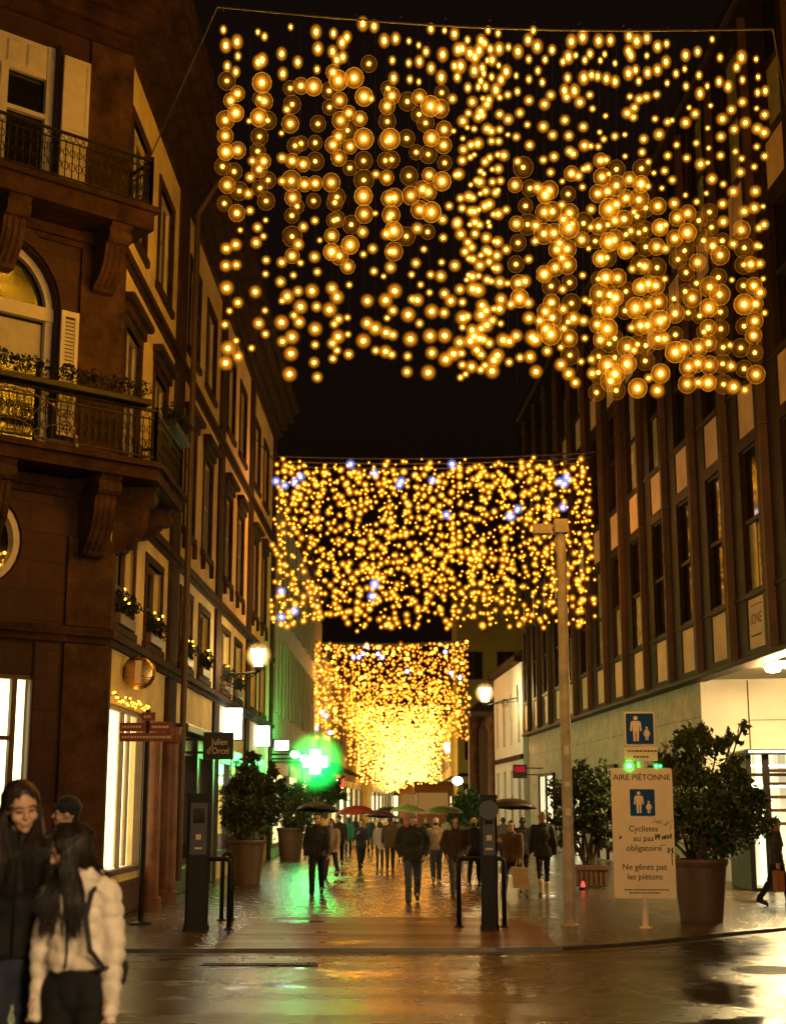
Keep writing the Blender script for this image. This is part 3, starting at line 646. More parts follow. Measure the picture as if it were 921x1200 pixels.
b.build('cornice', M['stone_brown'], th)
for sp_ in (11.7, 17.9, 24.5):
    b = MB()
    for z0, z1 in ((0, 3.9), (4.16, 6.0), (6.28, 9.84), (10.1, 13.28)): b.bbox(F, sp_ - 0.42, sp_ + 0.42, z0, z1, -0.05, 0.06, 0.02)
    b.build('pilaster', M['stone_brown'], th)
b = MB(); v = [F.p(S0, 14.6, 0.7), F.p(S1, 14.6, 0.7), F.p(S1, 14.6, -9), F.p(S0, 14.6, -9), F.p(S0, 18, -2.5), F.p(S1, 18, -2.5), F.p(S1, 18, -7), F.p(S0, 18, -7)]; b.hexa(v); b.build('roof', M['slate'], th)
for i, (a, c) in enumerate(wins):
    window(F, a, c, 4.3, 5.65, th, bars=1, pane='glass_dark'); window(F, a + 0.08, c - 0.08, 6.95, 9.0, th, hood=True, shut=0.38); window(F, a + 0.05, c - 0.05, 10.6, 12.4, th, shut=0.36)
for i, (a, c) in enumerate(shops):
    b = MB(); t = 0.07; sash = 'black_shop'
    b.fbox(F, a, a + t, 0.5, 2.95, -0.15, 0.02); b.fbox(F, c - t, c, 0.5, 2.95, -0.15, 0.02); b.fbox(F, a + t, c - t, 2.6, 2.95, -0.15, 0.02); b.fbox(F, a + t, c - t, 0.5, 0.62, -0.15, 0.02)
    w = b.build('shop_window', M[sash], th)
    b = MB(); b.quad(F.p(a - 0.1, 0.4, -0.28), F.p(c + 0.1, 0.4, -0.28), F.p(c + 0.1, 3, -0.28), F.p(a - 0.1, 3, -0.28)); b.build('lit_interior', M['shop_room2' if i < 2 else 'shop_room'], w, fixn=False)
    b = MB(); b.quad(F.p(a, 0.5, -0.06), F.p(c, 0.5, -0.06), F.p(c, 2.95, -0.06), F.p(a, 2.95, -0.06)); b.build('pane', M['pane_clear'], w, fixn=False)
    b = MB()
    for k in range(3): b.fbox(F, a + 0.25 + 0.6 * k, a + 0.6 + 0.6 * k, 0.62, 0.9 + 0.3 * random.random(), -0.25, -0.1)
    b.build('display_stand', M['dark_sash'], w)
b = MB(); b.bbox(F, 6.15, 11.2, 2.98, 3.14, 0.0, 0.28, 0.02); b.bbox(F, 6.15, 6.33, 0.02, 2.96, 0, 0.1, 0.01); b.bbox(F, 8.63, 8.87, 0.02, 2.96, 0, 0.1, 0.01); b.bbox(F, 10.93, 11.2, 0.02, 2.96, 0, 0.1, 0.01); b.bbox(F, 6.34, 8.6, 0.02, 0.46, 0, 0.06, 0.01)
b.build('shopfront', M['black_shop'], th)

# ------------------------------------------------------------------ further houses on the left
def plain_house(name, label, F, s0, s1, h, mat, cols, rows, parent_roof='slate', ww=1.0, shopz=3.0, glow=None, off=0.0, sash='dark_sash', room='shop_room', pane='glass_dark', shut=True, depthb=-9):
    t = thing(name, label, 'building', F.p(s0, 0))
    n = cols; pitch = (s1 - s0) / n; hol = []; W = []
    for i in range(n):
        m_ = s0 + pitch * (i + 0.5)
        for (z0, z1) in rows: hol.append((m_ - ww / 2, m_ + ww / 2, z0, z1)); W.append(hol[-1])
    sh = []
    if shopz:
        for i in range(max(1, n // 2)):
            a = s0 + (s1 - s0) * i / max(1, n // 2) + 0.35; c = s0 + (s1 - s0) * (i + 1) / max(1, n // 2) - 0.35; sh.append((a, c, 0.3, shopz))
    w = holes_wall(F, s0, s1, 0, h, hol + sh, 0.25)
    w.quad(F.p(s0, 0), F.p(s0, h), F.p(s0, h, depthb), F.p(s0, 0, depthb)); w.quad(F.p(s1, 0), F.p(s1, h), F.p(s1, h, depthb), F.p(s1, 0, depthb))
    w.build('wall', M[mat], t, fixn=False)
    b = MB(); b.bbox(F, s0, s1, h, h + 0.25, -0.1, 0.3, 0.02); b.bbox(F, s0, s1, 3.5, 3.7, -0.02, 0.1, 0.02); b.build('cornice', M['stone_brown'], t)
    b = MB(); b.hexa([F.p(s0, h + 0.25, 0.35), F.p(s1, h + 0.25, 0.35), F.p(s1, h + 0.25, depthb), F.p(s0, h + 0.25, depthb), F.p(s0, h + 2.2, -2.5), F.p(s1, h + 2.2, -2.5), F.p(s1, h + 2.2, depthb + 2), F.p(s0, h + 2.2, depthb + 2)]); b.build('roof', M[parent_roof], t)
    for (a, c, z0, z1) in W:
        b = MB(); b.fbox(F, a, a + 0.06, z0, z1, -0.2, -0.14); b.fbox(F, c - 0.06, c, z0, z1, -0.2, -0.14); b.fbox(F, (a + c) / 2 - 0.03, (a + c) / 2 + 0.03, z0, z1, -0.2, -0.14)
        wn = b.build('window', M[sash], t)
        b = MB(); b.quad(F.p(a, z0, -0.22), F.p(c, z0, -0.22), F.p(c, z1, -0.22), F.p(a, z1, -0.22)); b.build('pane', M[glow if glow and random.random() < 0.35 else pane], wn, fixn=False)
        if shut: shutter(F, a - 0.42, a - 0.02, z0, z1, 0.02, M['shutter_grey'], wn, louvre=False); shutter(F, c + 0.02, c + 0.42, z0, z1, 0.02, M['shutter_grey'], wn, louvre=False)
    for (a, c, z0, z1) in sh:
        b = MB(); b.fbox(F, a, a + 0.1, z0, z1, -0.1, 0.03); b.fbox(F, c - 0.1, c, z0, z1, -0.1, 0.03); b.fbox(F, a, c, z1 - 0.35, z1 + 0.02, -0.1, 0.05); b.fbox(F, a + 0.1, c - 0.1, z0, z0 + 0.12, -0.1, 0.02)
        wn = b.build('shop_window', M['black_shop'], t)
        b = MB(); b.quad(F.p(a, z0, -0.2), F.p(c, z0, -0.2), F.p(c, z1, -0.2), F.p(a, z1, -0.2)); b.build('lit_interior', M[room], wn, fixn=False)
        b = MB(); b.quad(F.p(a, z0, -0.06), F.p(c, z0, -0.06), F.p(c, z1, -0.06), F.p(a, z1, -0.06)); b.build('pane', M['pane_clear'], wn, fixn=False)
    return t
plain_house('shuttered_house', 'pale house with tall narrow shuttered windows behind the green cross', LF, 25.3, 50, 11.6, 'plaster_pale', 9, [(4.6, 7.2), (8.0, 10.4)], ww=1.0)
plain_house('far_house', 'far pale house on the left beyond the red and white shop sign', Face(*XY(LF, 50.3, 0.5), 1.2), 0, 36, 8.6, 'plaster', 10, [(4.4, 6.6)], glow='win_glow')
plain_house('far_house', 'farthest house on the left beside the brightest knot of lights', Face(*XY(LF, 86.8, 1.5), 1.6), 0, 60, 8.0, 'plaster', 14, [(4.4, 6.6)], glow='win_glow')

# ------------------------------------------------------------------ office block on the right
ob = thing('office_building', 'modern office block with bronze fins and pale spandrel panels over a lit overhang', 'building', RF.p(0, 0))
F = RF
SB0, SB1, ZB, FH = -9.0, 33.4, 4.5, 4.25
cent = [1.75 + 2.57 * i for i in range(-4, 13)]
cent = [c for c in cent if c - 0.7 > SB0 and c + 0.7 < SB1]
hol = []
for c in cent:
    for k in range(3):
        z = ZB + FH * k; hol += [(c - 0.54, c + 0.54, z + 0.12, z + 1.12), (c - 0.54, c + 0.54, z + 1.24, z + 4.13)]
w = holes_wall(F, SB0, SB1, ZB, ZB + 3 * FH + 0.5, hol, 0.25)
w.build('cladding', M['pier'], ob, fixn=False)
rnd = random.Random(3)
for ci, c in enumerate(cent):
    for k in range(3):
        z = ZB + FH * k
        b = MB(); b.bbox(F, c - 0.535, c + 0.535, z + 0.125, z + 1.115, -0.2, -0.03, 0.015); sp_ = b.build('spandrel_panel', M['spandrel'], ob)
        if abs(c - 1.75) < 0.01 and k == 0: SPAN = sp_
        b = MB(); d0, d1 = -0.12, -0.05; a0, a1 = c - 0.54, c + 0.54; zz = z + 1.24
        b.fbox(F, a0, a0 + 0.05, zz, z + 4.13, d0, d1); b.fbox(F, a1 - 0.05, a1, zz, z + 4.13, d0, d1); b.fbox(F, a0 + 0.05, a1 - 0.05, zz, zz + 0.06, d0, d1); b.fbox(F, a0 + 0.05, a1 - 0.05, z + 4.07, z + 4.13, d0, d1); b.fbox(F, a0 + 0.05, a1 - 0.05, z + 2.62, z + 2.70, d0, d1)
        wn = b.build('window', M['pier'], ob)
        b = MB(); b.quad(F.p(a0, zz, -0.13), F.p(a1, zz, -0.13), F.p(a1, z + 4.13, -0.13), F.p(a0, z + 4.13, -0.13)); b.build('pane', M['glass_dark'], wn, fixn=False)
        if rnd.random() < 0.7:
            zb = z + 2.62 if rnd.random() < 0.7 else z + 4.07
            zlo = zz + 0.06
            b = MB(); b.fbox(F, a0 + 0.06 + 0.5 * (rnd.random() < 0.5), a1 - 0.06, zlo, zb, -0.125, -0.117); b.build('blind', M['glass_blind'], wn)
b = None
for c in cent:
    b = MB(); s_ = c + 1.285
    if s_ < SB1:
        for k in range(3): b.bbox(F, s_ - 0.035, s_ + 0.035, ZB + FH * k + (0.0 if k else -0.02), ZB + FH * (k + 1) - 0.03, -0.02, 0.16, 0.015)
        b.build('fin', M['fin'], ob)
b = MB()
for k in range(3): b.bbox(F, SB0, SB1, ZB + FH * k + 1.135, ZB + FH * k + 1.225, -0.1, 0.03, 0.01)
b.bbox(F, SB0, SB1, ZB - 0.12, ZB - 0.004, -0.3, 0.1, 0.02); b.bbox(F, SB0, SB1, ZB + 3 * FH + 0.5, ZB + 3 * FH + 0.8, -0.4, 0.12, 0.03)
b.build('floor_band', M['pier'], ob)
ES = 6.7
WB = Face(*XY(F, ES, -0.2), 102, flip=1)          # wall of the recessed entrance, facing the crossing
b = MB(); b.quad(F.p(SB0, ZB - 0.06, 0.0), F.p(ES + 1.5, ZB - 0.06, 0.0), F.p(ES + 1.5, ZB - 0.06, -16), F.p(SB0, ZB - 0.06, -16)); b.build('soffit', M['soffit'], ob, fixn=False)
b = MB(); b.quad(F.p(ES, 0, -0.2), F.p(SB1, 0, -0.2), F.p(SB1, ZB - 0.1, -0.2), F.p(ES, ZB - 0.1, -0.2))
b.quad(F.p(SB1, 0, -0.2), F.p(SB1, ZB + 13.3, -0.0), F.p(SB1, ZB + 13.3, -12), F.p(SB1, 0, -12)); b.quad(F.p(SB0, ZB + 13.3, 0.1), F.p(SB1, ZB + 13.3, 0.1), F.p(SB1, ZB + 13.3, -14), F.p(SB0, ZB + 13.3, -14))
b.build('ground_wall', M['cladding'], ob, fixn=False)
b = MB(); b.quad(WB.p(0, 0), WB.p(14, 0), WB.p(14, ZB - 0.07), WB.p(0, ZB - 0.07)); b.build('entrance_wall', M['wall_stone'], ob, fixn=False)
b = MB(); b.fbox(WB, 1.02, 1.05, 0.02, ZB - 0.1, 0.0, 0.012); b.fbox(WB, 2.6, 2.62, 0.02, ZB - 0.1, 0.0, 0.008); b.fbox(WB, 1.05, 14, 3.5, 3.515, 0.0, 0.008); b.build('wall_joint', M['pier'], ob)
# dark doors and shop windows of the long ground wall
for a, c, room in ((16, 19, 'shop_room2'), (21.5, 24.5, 'hall_room'), (27, 30.5, 'hall_room')):
    b = MB(); b.fbox(F, a, a + 0.08, 0.05, 2.7, -0.19, -0.1); b.fbox(F, c - 0.08, c, 0.05, 2.7, -0.19, -0.1); b.fbox(F, a, c, 2.7, 2.8, -0.19, -0.09); b.fbox(F, (a + c) / 2 - 0.04, (a + c) / 2 + 0.04, 0.05, 2.7, -0.19, -0.1); dr = b.build('shop_window', M['steel'], ob)
    b = MB(); b.quad(F.p(a, 0.05, -0.185), F.p(c, 0.05, -0.185), F.p(c, 2.7, -0.185), F.p(a, 2.7, -0.185)); b.build('pane', M[room], dr, fixn=False)
# glazed entrance
VF = Face(6.98, 28.6, 94, flip=1)
b = MB()
for s_ in (0, 0.32, 1.5, 2.7, 4.0): b.fbox(VF, s_, s_ + (0.10 if s_ != 0.32 else 0.13), 0.06, 2.62, -0.08, 0.0)
b.fbox(VF, 0, 5, 0.0, 0.06, -0.1, 0.03); b.fbox(VF, 0, 5, 2.62, 2.72, -0.1, 0.05); b.fbox(VF, 0, 5, 2.2, 2.26, -0.075, -0.01)
b.quad(VF.p(0, 0, -0.05), VF.p(0, 2.7, -0.05), VF.p(0, 2.7, -2.4), VF.p(0, 0, -2.4)); b.quad(VF.p(0, 2.73, 0), VF.p(5, 2.73, 0), VF.p(5, 2.73, -2.6), VF.p(0, 2.73, -2.6))
en = b.build('entrance', M['steel'], ob)
b = MB(); b.quad(VF.p(0.1, 0.06, -0.04), VF.p(5, 0.06, -0.04), VF.p(5, 2.62, -0.04), VF.p(0.1, 2.62, -0.04)); b.build('pane', M['pane_clear'], en, fixn=False)
b = MB(); b.quad(VF.p(0.05, 0.0, -2.2), VF.p(5, 0.0, -2.2), VF.p(5, 2.7, -2.2), VF.p(0.05, 2.7, -2.2)); b.build('lit_interior', M['hall_room'], en, fixn=False)
b = MB()
for k in range(5): b.fbox(VF, 0.5, 4.9, 1.25 + 0.26 * k, 1.31 + 0.26 * k, -0.55, -0.5)
b.build('blind', M['spandrel'], en)
b = MB()
b.fbox(VF, 0.06, 4.9, 2.66, 2.70, 0.052, 0.07); b.fbox(VF, 0.2, 4.8, 2.0, 2.1, -1.5, -1.4); b.fbox(VF, 0.2, 4.8, 2.4, 2.45, -0.9, -0.8)
b.build('strip_light', M['strip'], en)
for px_, py_ in ((905, 780), (918, 790)):
    p = P(px_, py_, 28.6 if px_ == 905 else 27.6); c_ = Vector((p.x, p.y, ZB - 0.065))
    b = MB(); b.lathe([(0.2, 0), (0.2, -0.07), (0.17, -0.09)], c_, 20); dl = b.build('downlight', M['white_paint'], ob)
    b = MB(); b.lathe([(0.15, -0.092), (0.13, -0.16), (0.05, -0.18)], c_, 20); b.build('lamp_glass', M['spot_glow'], dl)
# notice on the first spandrel panel
text('lettering', 'IONE', 0.30, M['ink'], SPAN, F.p(1.80, 5.10, -0.028), -F.d, (0, 0, 1)); 
b = MB(); b.fbox(F, 1.5, 2.15, 4.86, 4.90, -0.029, -0.026); b.build('lettering', M['ink'], SPAN); b = MB(); b.fbox(F, 1.4, 2.1, 5.46, 5.48, -0.029, -0.026); b.build('lettering', M['ink'], SPAN)

# ------------------------------------------------------------------ right side further on
e = RF.p(33.7, 0)
plain_house('white_house', 'small white rendered house at the end of the office block', Face(e.x, e.y, -3, flip=-1), 0, 9.5, 7.5, 'white_render', 4, [(0.6, 3.1), (4.2, 6.4)], ww=0.8, shopz=0, shut=False)
pv = thing('pavilion', 'brown columned pavilion with a dark hipped roof beside the white house', 'building', (4.6, 73, 0))
b = MB(); b.box(3.9, 6.5, 72.0, 77, 6.0, 6.25); vx = [(3.75, 71.8, 6.25), (6.6, 71.8, 6.25), (6.6, 77.2, 6.25), (3.75, 77.2, 6.25), (4.9, 73.5, 7.3), (5.6, 73.5, 7.3), (5.6, 75.5, 7.3), (4.9, 75.5, 7.3)]; b.hexa(vx); b.build('roof', M['slate'], pv)
for x_ in (4.12, 4.95):
    b = MB(); b.lathe([(0.28, 0), (0.28, 1.2), (0.2, 1.3), (0.18, 5.3), (0.24, 5.4), (0.3, 5.6), (0.3, 5.99)], (x_, 72.3, 0), 16); b.build('column', M['brown_shop'] if x_ > 4.5 else M['stone_tan'], pv)
b = MB(); b.box(4.0, 6.4, 75.6, 76.8, 0, 5.99); b.build('wall', M['dark_sash'], pv)
yb = Face(4.35, 97, 90, flip=1)
plain_house('yellow_house', 'tall yellow green house rising behind the lantern on the right', yb, 0, 9, 16.5, 'yellow_render', 4, [(4.6, 6.6), (10.0, 11.9)], ww=1.3, shopz=3, shut=False, room='shop_room2', depthb=-8)
plain_house('far_house', 'far ochre house on the right beyond the pavilion', Face(4.3, 106, 0.5, flip=-1), 0, 62, 8.2, 'plaster', 14, [(4.4, 6.6)], glow='win_glow')
plain_house('far_house', 'low dark house closing the far end of the street', Face(-9, 172, 90, flip=1), 0, 20, 7.6, 'plaster', 9, [(4.2, 6.2)], glow='win_glow')
for x_, y_, lab in ((1.9, 120, 'brown wooden market stall left of the far shop spotlight'), (2.9, 104, 'brown wooden market stall nearest the pavilion')):
    st = thing('market_stall', lab, 'stall', (x_, y_, 0))
    b = MB(); b.box(x_ - 1.2, x_ + 1.2, y_, y_ + 2, 0, 1.0); b.box(x_ - 1.2, x_ - 1.1, y_, y_ + 2, 1.0, 2.5); b.box(x_ + 1.1, x_ + 1.2, y_, y_ + 2, 1.0, 2.5); b.build('counter', M['brown_shop'], st)
    b = MB(); b.hexa([(x_ - 1.4, y_ - 0.4, 2.5), (x_ + 1.4, y_ - 0.4, 2.5), (x_ + 1.4, y_ + 2.2, 2.5), (x_ - 1.4, y_ + 2.2, 2.5), (x_ - 1.4, y_ + 0.9, 3.3), (x_ + 1.4, y_ + 0.9, 3.3), (x_ + 1.4, y_ + 1.0, 3.3), (x_ - 1.4, y_ + 1.0, 3.3)]); b.build('roof', M['dark_sash'], st)
    b = MB(); b.box(x_ - 1.1, x_ + 1.1, y_ + 1.9, y_ + 1.95, 1.0, 2.5); b.build('lit_interior', M['stall_glow'], st)
# ------------------------------------------------------------------ light curtains
def bulb_mesh(name, rc, rh, mats, n=10, rings=6, bokeh_ball=None, n2=14):
    """a bulb on its string: glowing filament, a painted bloom shell, sometimes a big ball imitating lens bokeh; it hangs from its cap"""
    b = MB(); b.ball((0, 0, 0), rc, n, rings, (1, 1, 1.15))
    if rh:
        b.cur = 1; b.ball((0, 0, 0), rh, n2, max(5, n2 // 2))
    if bokeh_ball:
        b.cur = 2; b.ball((0, 0, 0), bokeh_ball, 22, 14, (1, 1, 1.06)); b.cur = 3; b.lathe([(0.02, bokeh_ball * 1.03), (0.02, bokeh_ball * 1.03 + 0.035)], (0, 0, 0), 8)
    return b.mesh(name, mats, smooth=True)
def put(me, name, parent, p):
    o = bpy.data.objects.new(name, me); COL.objects.link(o); o.parent = parent; o.location = Vector(p) - LOC[parent.name]; return o
def light_curtain(label, Y, x0, x1, zt, zb, nstr, gap, rc, rh, n_indiv, blue, depth, seed, sides, strands=True, sag=0.12, core='core_far', halo='halo_far', nb=8, keep=0.9, gapx=None):
    rn = random.Random(seed)
    cx = (x0 + x1) / 2
    t = thing('light_curtain', label, 'light curtain', (cx, Y, zb), 'light curtains strung over the street')
    b = MB(); n = 24
    rs = random.Random(seed + 500)
    def top(x): k = (x - x0) / (x1 - x0); return zt + sag * (4 * (k - 0.5) ** 2 - 1) + (x - cx) * 0.012
    for dy in (-depth / 2, 0, depth / 2) if depth > 0.4 else (0,):
        b.tube([(x0 + (x1 - x0) * i / n, Y + dy, top(x0 + (x1 - x0) * i / n)) for i in range(n + 1)], 0.016 + 0.00018 * Y, 5)
    b.tube([(x0, Y, top(x0)), (sides[0], Y + 0.4, zt + 0.9)], 0.014, 5); b.tube([(x1, Y, top(x1)), (sides[1], Y + 0.4, zt + 0.9)], 0.014, 5)
    b.build('support_cable', M['cable'], t)
    bulbs = []
    for i in range(nstr):
        x = x0 + (x1 - x0) * (i + 0.5 + rn.uniform(-0.3, 0.3)) / nstr; y = Y + rn.uniform(-depth / 2, depth / 2)
        zend = zb + rn.uniform(0, 0.12) * (zt - zb) * rn.random(); z = top(x) - gap * rn.random(); zz = z
        while z > zend:
            if rn.random() < keep: bulbs.append((x + rn.gauss(0, 0.045), y + rn.gauss(0, 0.03), z))
            zz = z; z -= gap * rn.uniform(0.45, 1.55)
        if strands:
            w = MB(); w.tube([(x, y, top(x)), (x, y, zz - 0.03)], 0.004 + 0.00006 * Y, 4); w.build('strand', M['wire'], t)
    rn.shuffle(bulbs)
    if blue: bulbs.sort(key=lambda q: 0 if (q[2] > zt - 0.75 and rs.random() < 0.12) or (q[2] < zb + 1.3 and q[0] < cx - 1.5 and rs.random() < 0.10) or (abs(q[2] - zt + 1.5) < 0.15 and q[0] > cx and rs.random() < 0.15) else 1)
    big = bulb_mesh('bulb', rc * 1.35, rh * 1.3, [M['core_hot'], M[halo]], nb, 6)
    cold = bulb_mesh('bulb', rc * 1.4, rh * 1.5, [M['core_blue'], M['halo_blue']], nb, 6)
    for k, p in enumerate(bulbs[:n_indiv]): put(cold if k < blue else big, 'bulb', t, p)
    b = MB()
    for p in bulbs[n_indiv:]:
        f = rn.choice((0.55, 0.7, 0.85, 1.0, 1.25))
        b.cur = 0; b.ball(p, rc * f, 6, 4)
        if rh: b.cur = 1; b.ball(p, rh * f, nb, 5)
    o = b.build('small_bulbs', [M[core], M[halo]], t, smooth=True, fixn=False); o['kind'] = 'stuff'
    return t
# nearest curtain: two nets side by side, many bulbs inside big balls that imitate lens bokeh
NY = 17.0
t = thing('light_curtain', 'nearest light curtain, its lower half full of big amber balls shaped as lens bokeh', 'light curtain', (1.2, NY, 6.7), 'light curtains strung over the street')
rn = random.Random(11)
b = MB()
for dy in (-0.35, 0.0, 0.35):
    b.tube([P(255 + (905 - 255) * i / 30, 8 + 26 * (i / 30) - 4 * math.sin(PI * i / 30) * (-3), NY + dy) for i in range(31)], 0.013, 5)
for k in range(13):
    px_ = 262 + 52 * k; b.tube([P(px_, 12 + 26 * k / 13, NY - 0.35), P(px_, 12 + 26 * k / 13, NY + 0.35)], 0.012, 5)
a, c = P(255, 8, NY), P(905, 34, NY)
b.tube([a, (-4.25, NY + 6.0, 12.6)], 0.012, 5); b.tube([c, RF.p(-2, 12.9, 0.0)], 0.012, 5)
b.build('support_cable', M['cable'], t)
def in_bokeh(px, py):
    if px < 326: return 82 < py < 262
    if px < 545: return 78 + 0.02 * (px - 400) < py < 318 - 0.12 * abs(px - 440)
    if px > 590:
        lo = 205 + 0.32 * max(0, 690 - px) + 0.55 * max(0, px - 760); hi = 430 if px < 690 else 470
        return lo < py < hi
    return False
GCOL = [(265, 92, 255), (278, 88, 262), (303, 85, 262), (312, 95, 255), (342, 92, 305), (352, 88, 250), (370, 85, 240), (389, 80, 300), (397, 90, 325), (409, 85, 325), (427, 72, 270), (453, 78, 240), (460, 95, 310), (480, 100, 285), (490, 98, 260), (503, 100, 290), (519, 95, 228),
        (606, 215, 370), (620, 190, 300), (637, 190, 410), (647, 205, 400), (667, 195, 425), (683, 240, 300), (702, 185, 465), (712, 205, 455), (722, 195, 460), (734, 200, 430), (748, 190, 470), (757, 220, 440), (770, 240, 450), (790, 240, 450), (804, 235, 470), (818, 240, 440), (830, 235, 460), (846, 270, 460), (870, 260, 450), (885, 290, 440)]
SCOL = [293, 331, 440, 532, 541, 549, 556, 563, 570, 577, 585, 595, 628, 658, 675, 692, 742, 780, 858, 893]
bokeh_balls, smalls = [], []
for px, g0, g1 in GCOL + [(x, 999, 999) for x in SCOL]:
    dy = rn.uniform(-0.4, 0.4); py = 20 + 26 * (px - 255) / 650 + rn.uniform(0, 26)
    bot = (440 if px < 545 else 455) + rn.uniform(-25, 10); lx = px
    if g0 < 999 and 325 < px < 345: bot = 445
    bot = max(bot, g1 + 4 if g1 < 999 else 0)
    dense = 540 < px < 588
    while py < bot:
        g = g0 <= py <= g1
        if rn.random() < (0.86 if g else 0.80 if dense else 0.56 if g0 == 999 else 0.80):
            (bokeh_balls if g else smalls).append((P(px + rn.gauss(0, 2.2), py, NY + dy), py))
        lx = py; py += rn.uniform(17, 26) if g else rn.uniform(11, 21) if dense else rn.uniform(16, 29)
    tp = P(px, 14 + 26 * (px - 255) / 650, NY + dy); bt = P(px, lx + 6, NY + dy)
    w = MB(); w.tube([tp, tp.lerp(bt, 0.5), bt], 0.003, 4); w.build('strand', M['wire'], t)
rn.shuffle(bokeh_balls)
GM = {}
for k, gl in enumerate(('bokeh_a', 'bokeh_b', 'bokeh_c')):
    for j, r in enumerate((0.104, 0.116, 0.128)):
        GM[k, j] = bulb_mesh('bokeh_bulb', (0.030, 0.024, 0.018)[k], (0.095, 0.07, 0.05)[k], [M['core'], M['halo'], M[gl], M['wire']], 10, 7, bokeh_ball=r)
for k, (p, py) in enumerate(bokeh_balls[:100]):
    put(GM[rn.choices((0, 1, 2), (0.52, 0.30, 0.18))[0], rn.choice((0, 1, 2))], 'bokeh_bulb', t, p)
b = MB()
for p, py in bokeh_balls[100:]:
    k = rn.choices((0, 1), (0.5, 0.5))[0]; r = rn.choice((0.094, 0.104, 0.114))
    b.cur = 0; b.ball(p, (0.026, 0.018)[k], 8, 5); b.cur = 1; b.ball(p, (0.085, 0.055)[k], 12, 7); b.cur = 2 + k; b.ball(p, r, 20, 12, (1, 1, 1.06))
b.build('smaller_bokeh', [M['core'], M['halo'], M['bokeh_b'], M['bokeh_c']], t, smooth=True, fixn=False)['kind'] = 'stuff'
b = MB()
for p, py in smalls:
    f = rn.choice((0.7, 0.85, 1.0, 1.15, 1.3)) * (1.1 if py > 330 else 0.92)
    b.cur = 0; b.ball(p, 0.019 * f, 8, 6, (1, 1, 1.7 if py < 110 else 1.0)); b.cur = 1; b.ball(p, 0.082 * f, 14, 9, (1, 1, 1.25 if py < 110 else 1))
b.build('small_bulbs', [M['core'], M['halo']], t, smooth=True, fixn=False)['kind'] = 'stuff'
light_curtain('second light curtain, wide and dense, with scattered cold white bulbs, behind the tall lamp post', 38, -3.25, 5.45, 10.95, 6.25, 96, 0.225, 0.022, 0.108, 100, 24, 1.2, 21, (-4.0, 6.4), keep=0.86)
light_curtain('third light curtain, between the shuttered house and the white house', 66, -3.75, 3.5, 9.05, 4.55, 66, 0.225, 0.038, 0.12, 100, 14, 1.2, 22, (-3.7, 4.9), strands=False, core='core_dist')
for k, (Y, lab) in enumerate(((84, 'fourth light curtain, seen low through the third one'), (100, 'fifth light curtain, deep in the glow down the street'), (118, 'sixth light curtain, in the bright knot of lights at the end'), (138, 'farthest light curtain, lowest in the bright knot at the street end'))):
    light_curtain(lab, Y, -3.7 + 0.05 * k, 3.4 - 0.05 * k, 8.8 - 0.3 * k, (3.9, 3.0, 2.8, 2.7)[k], 46, 0.24, 0.050 + 0.009 * k, 0.13 + 0.012 * k, 0, 0, 1.2, 30 + k, (-3.4, 4.4), strands=False, nb=6, core='core_dist' if k == 0 else 'core_knot')

# ------------------------------------------------------------------ lamps and signs on the facades
def wall_lantern(label, wall_p, lamp_p, r=0.17, glow='lantern_glow'):
    wall_p, lamp_p = Vector(wall_p), Vector(lamp_p); t = thing('wall_lantern', label, 'lamp', wall_p, 'lanterns along the street')
    b = MB(); d = lamp_p - wall_p; base = wall_p + Vector((0, 0, -0.12)); arm_end = Vector((lamp_p.x, lamp_p.y, lamp_p.z - r * 2.3))
    b.tube([base, base + Vector((0, 0, 0.7))], 0.03, 6); b.tube([base + Vector((0, 0, 0.15)), arm_end * 0.5 + (base + Vector((0, 0, 0.15))) * 0.5 + Vector((0, 0, 0.03)), arm_end], 0.028, 6)
    sp = base + (arm_end - base) * 0.38
    for rr, zc in ((0.16, 0.0), (0.09, 0.02)):
        dx = Vector((d.x, d.y, 0)).normalized()
        b.tube([sp + dx * (rr * math.cos(a)) + Vector((0, 0, zc + rr * math.sin(a))) for a in [2 * PI * k / 12 for k in range(13)]], 0.014, 5, cap=False)
    b.tube(bezier(base, base + Vector((d.x * 0.5, d.y * 0.5, -0.05)), arm_end, 8), 0.016, 5)
    b.build('bracket', M['iron'], t)
    b = MB(); b.lathe([(0.04, -r * 2.3), (0.07, -r * 2.0), (r * 0.55, -r * 1.5)], lamp_p, 14); b.lathe([(r * 1.08, r * 0.82), (r * 0.8, r * 1.15), (r * 0.3, r * 1.45), (0.02, r * 1.8)], lamp_p, 14); b.build('lamp_cap', M['iron'], t)
    b = MB(); b.lathe([(r * 0.52, -r * 1.5), (r * 0.8, -r * 0.3), (r, r * 0.8)], lamp_p, 14); b.cur = 1; b.ball(lamp_p, r * 2.0, 18, 10)  # outer ball is added glare round the glass
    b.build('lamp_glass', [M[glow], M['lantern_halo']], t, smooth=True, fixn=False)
    return t
wall_lantern('lit lantern on a scrolled bracket of the cream townhouse, left', LF.p(12.0, 4.45), P(303, 768, 33))
p = P(568, 812, 60); wall_lantern('lit lantern on a bracket of the small white house, right', (5.25, 60.5, p.z - 0.2), p, 0.24)
p = P(395, 852, 84); wall_lantern('far lit lantern on the left beside the third light curtain', (XY(LF, 63.5, 0.5)[0], 84, p.z - 0.2), p, 0.26)
p = P(404, 880, 110); wall_lantern('farthest small lit lantern on the left above the red and white sign', (-2.4 + -1.0, 110, p.z - 0.2), p, 0.26)
p = P(525, 875, 112); wall_lantern('far lit lantern on the right beside the pavilion', (4.35, 112, p.z - 0.2), p, 0.3)

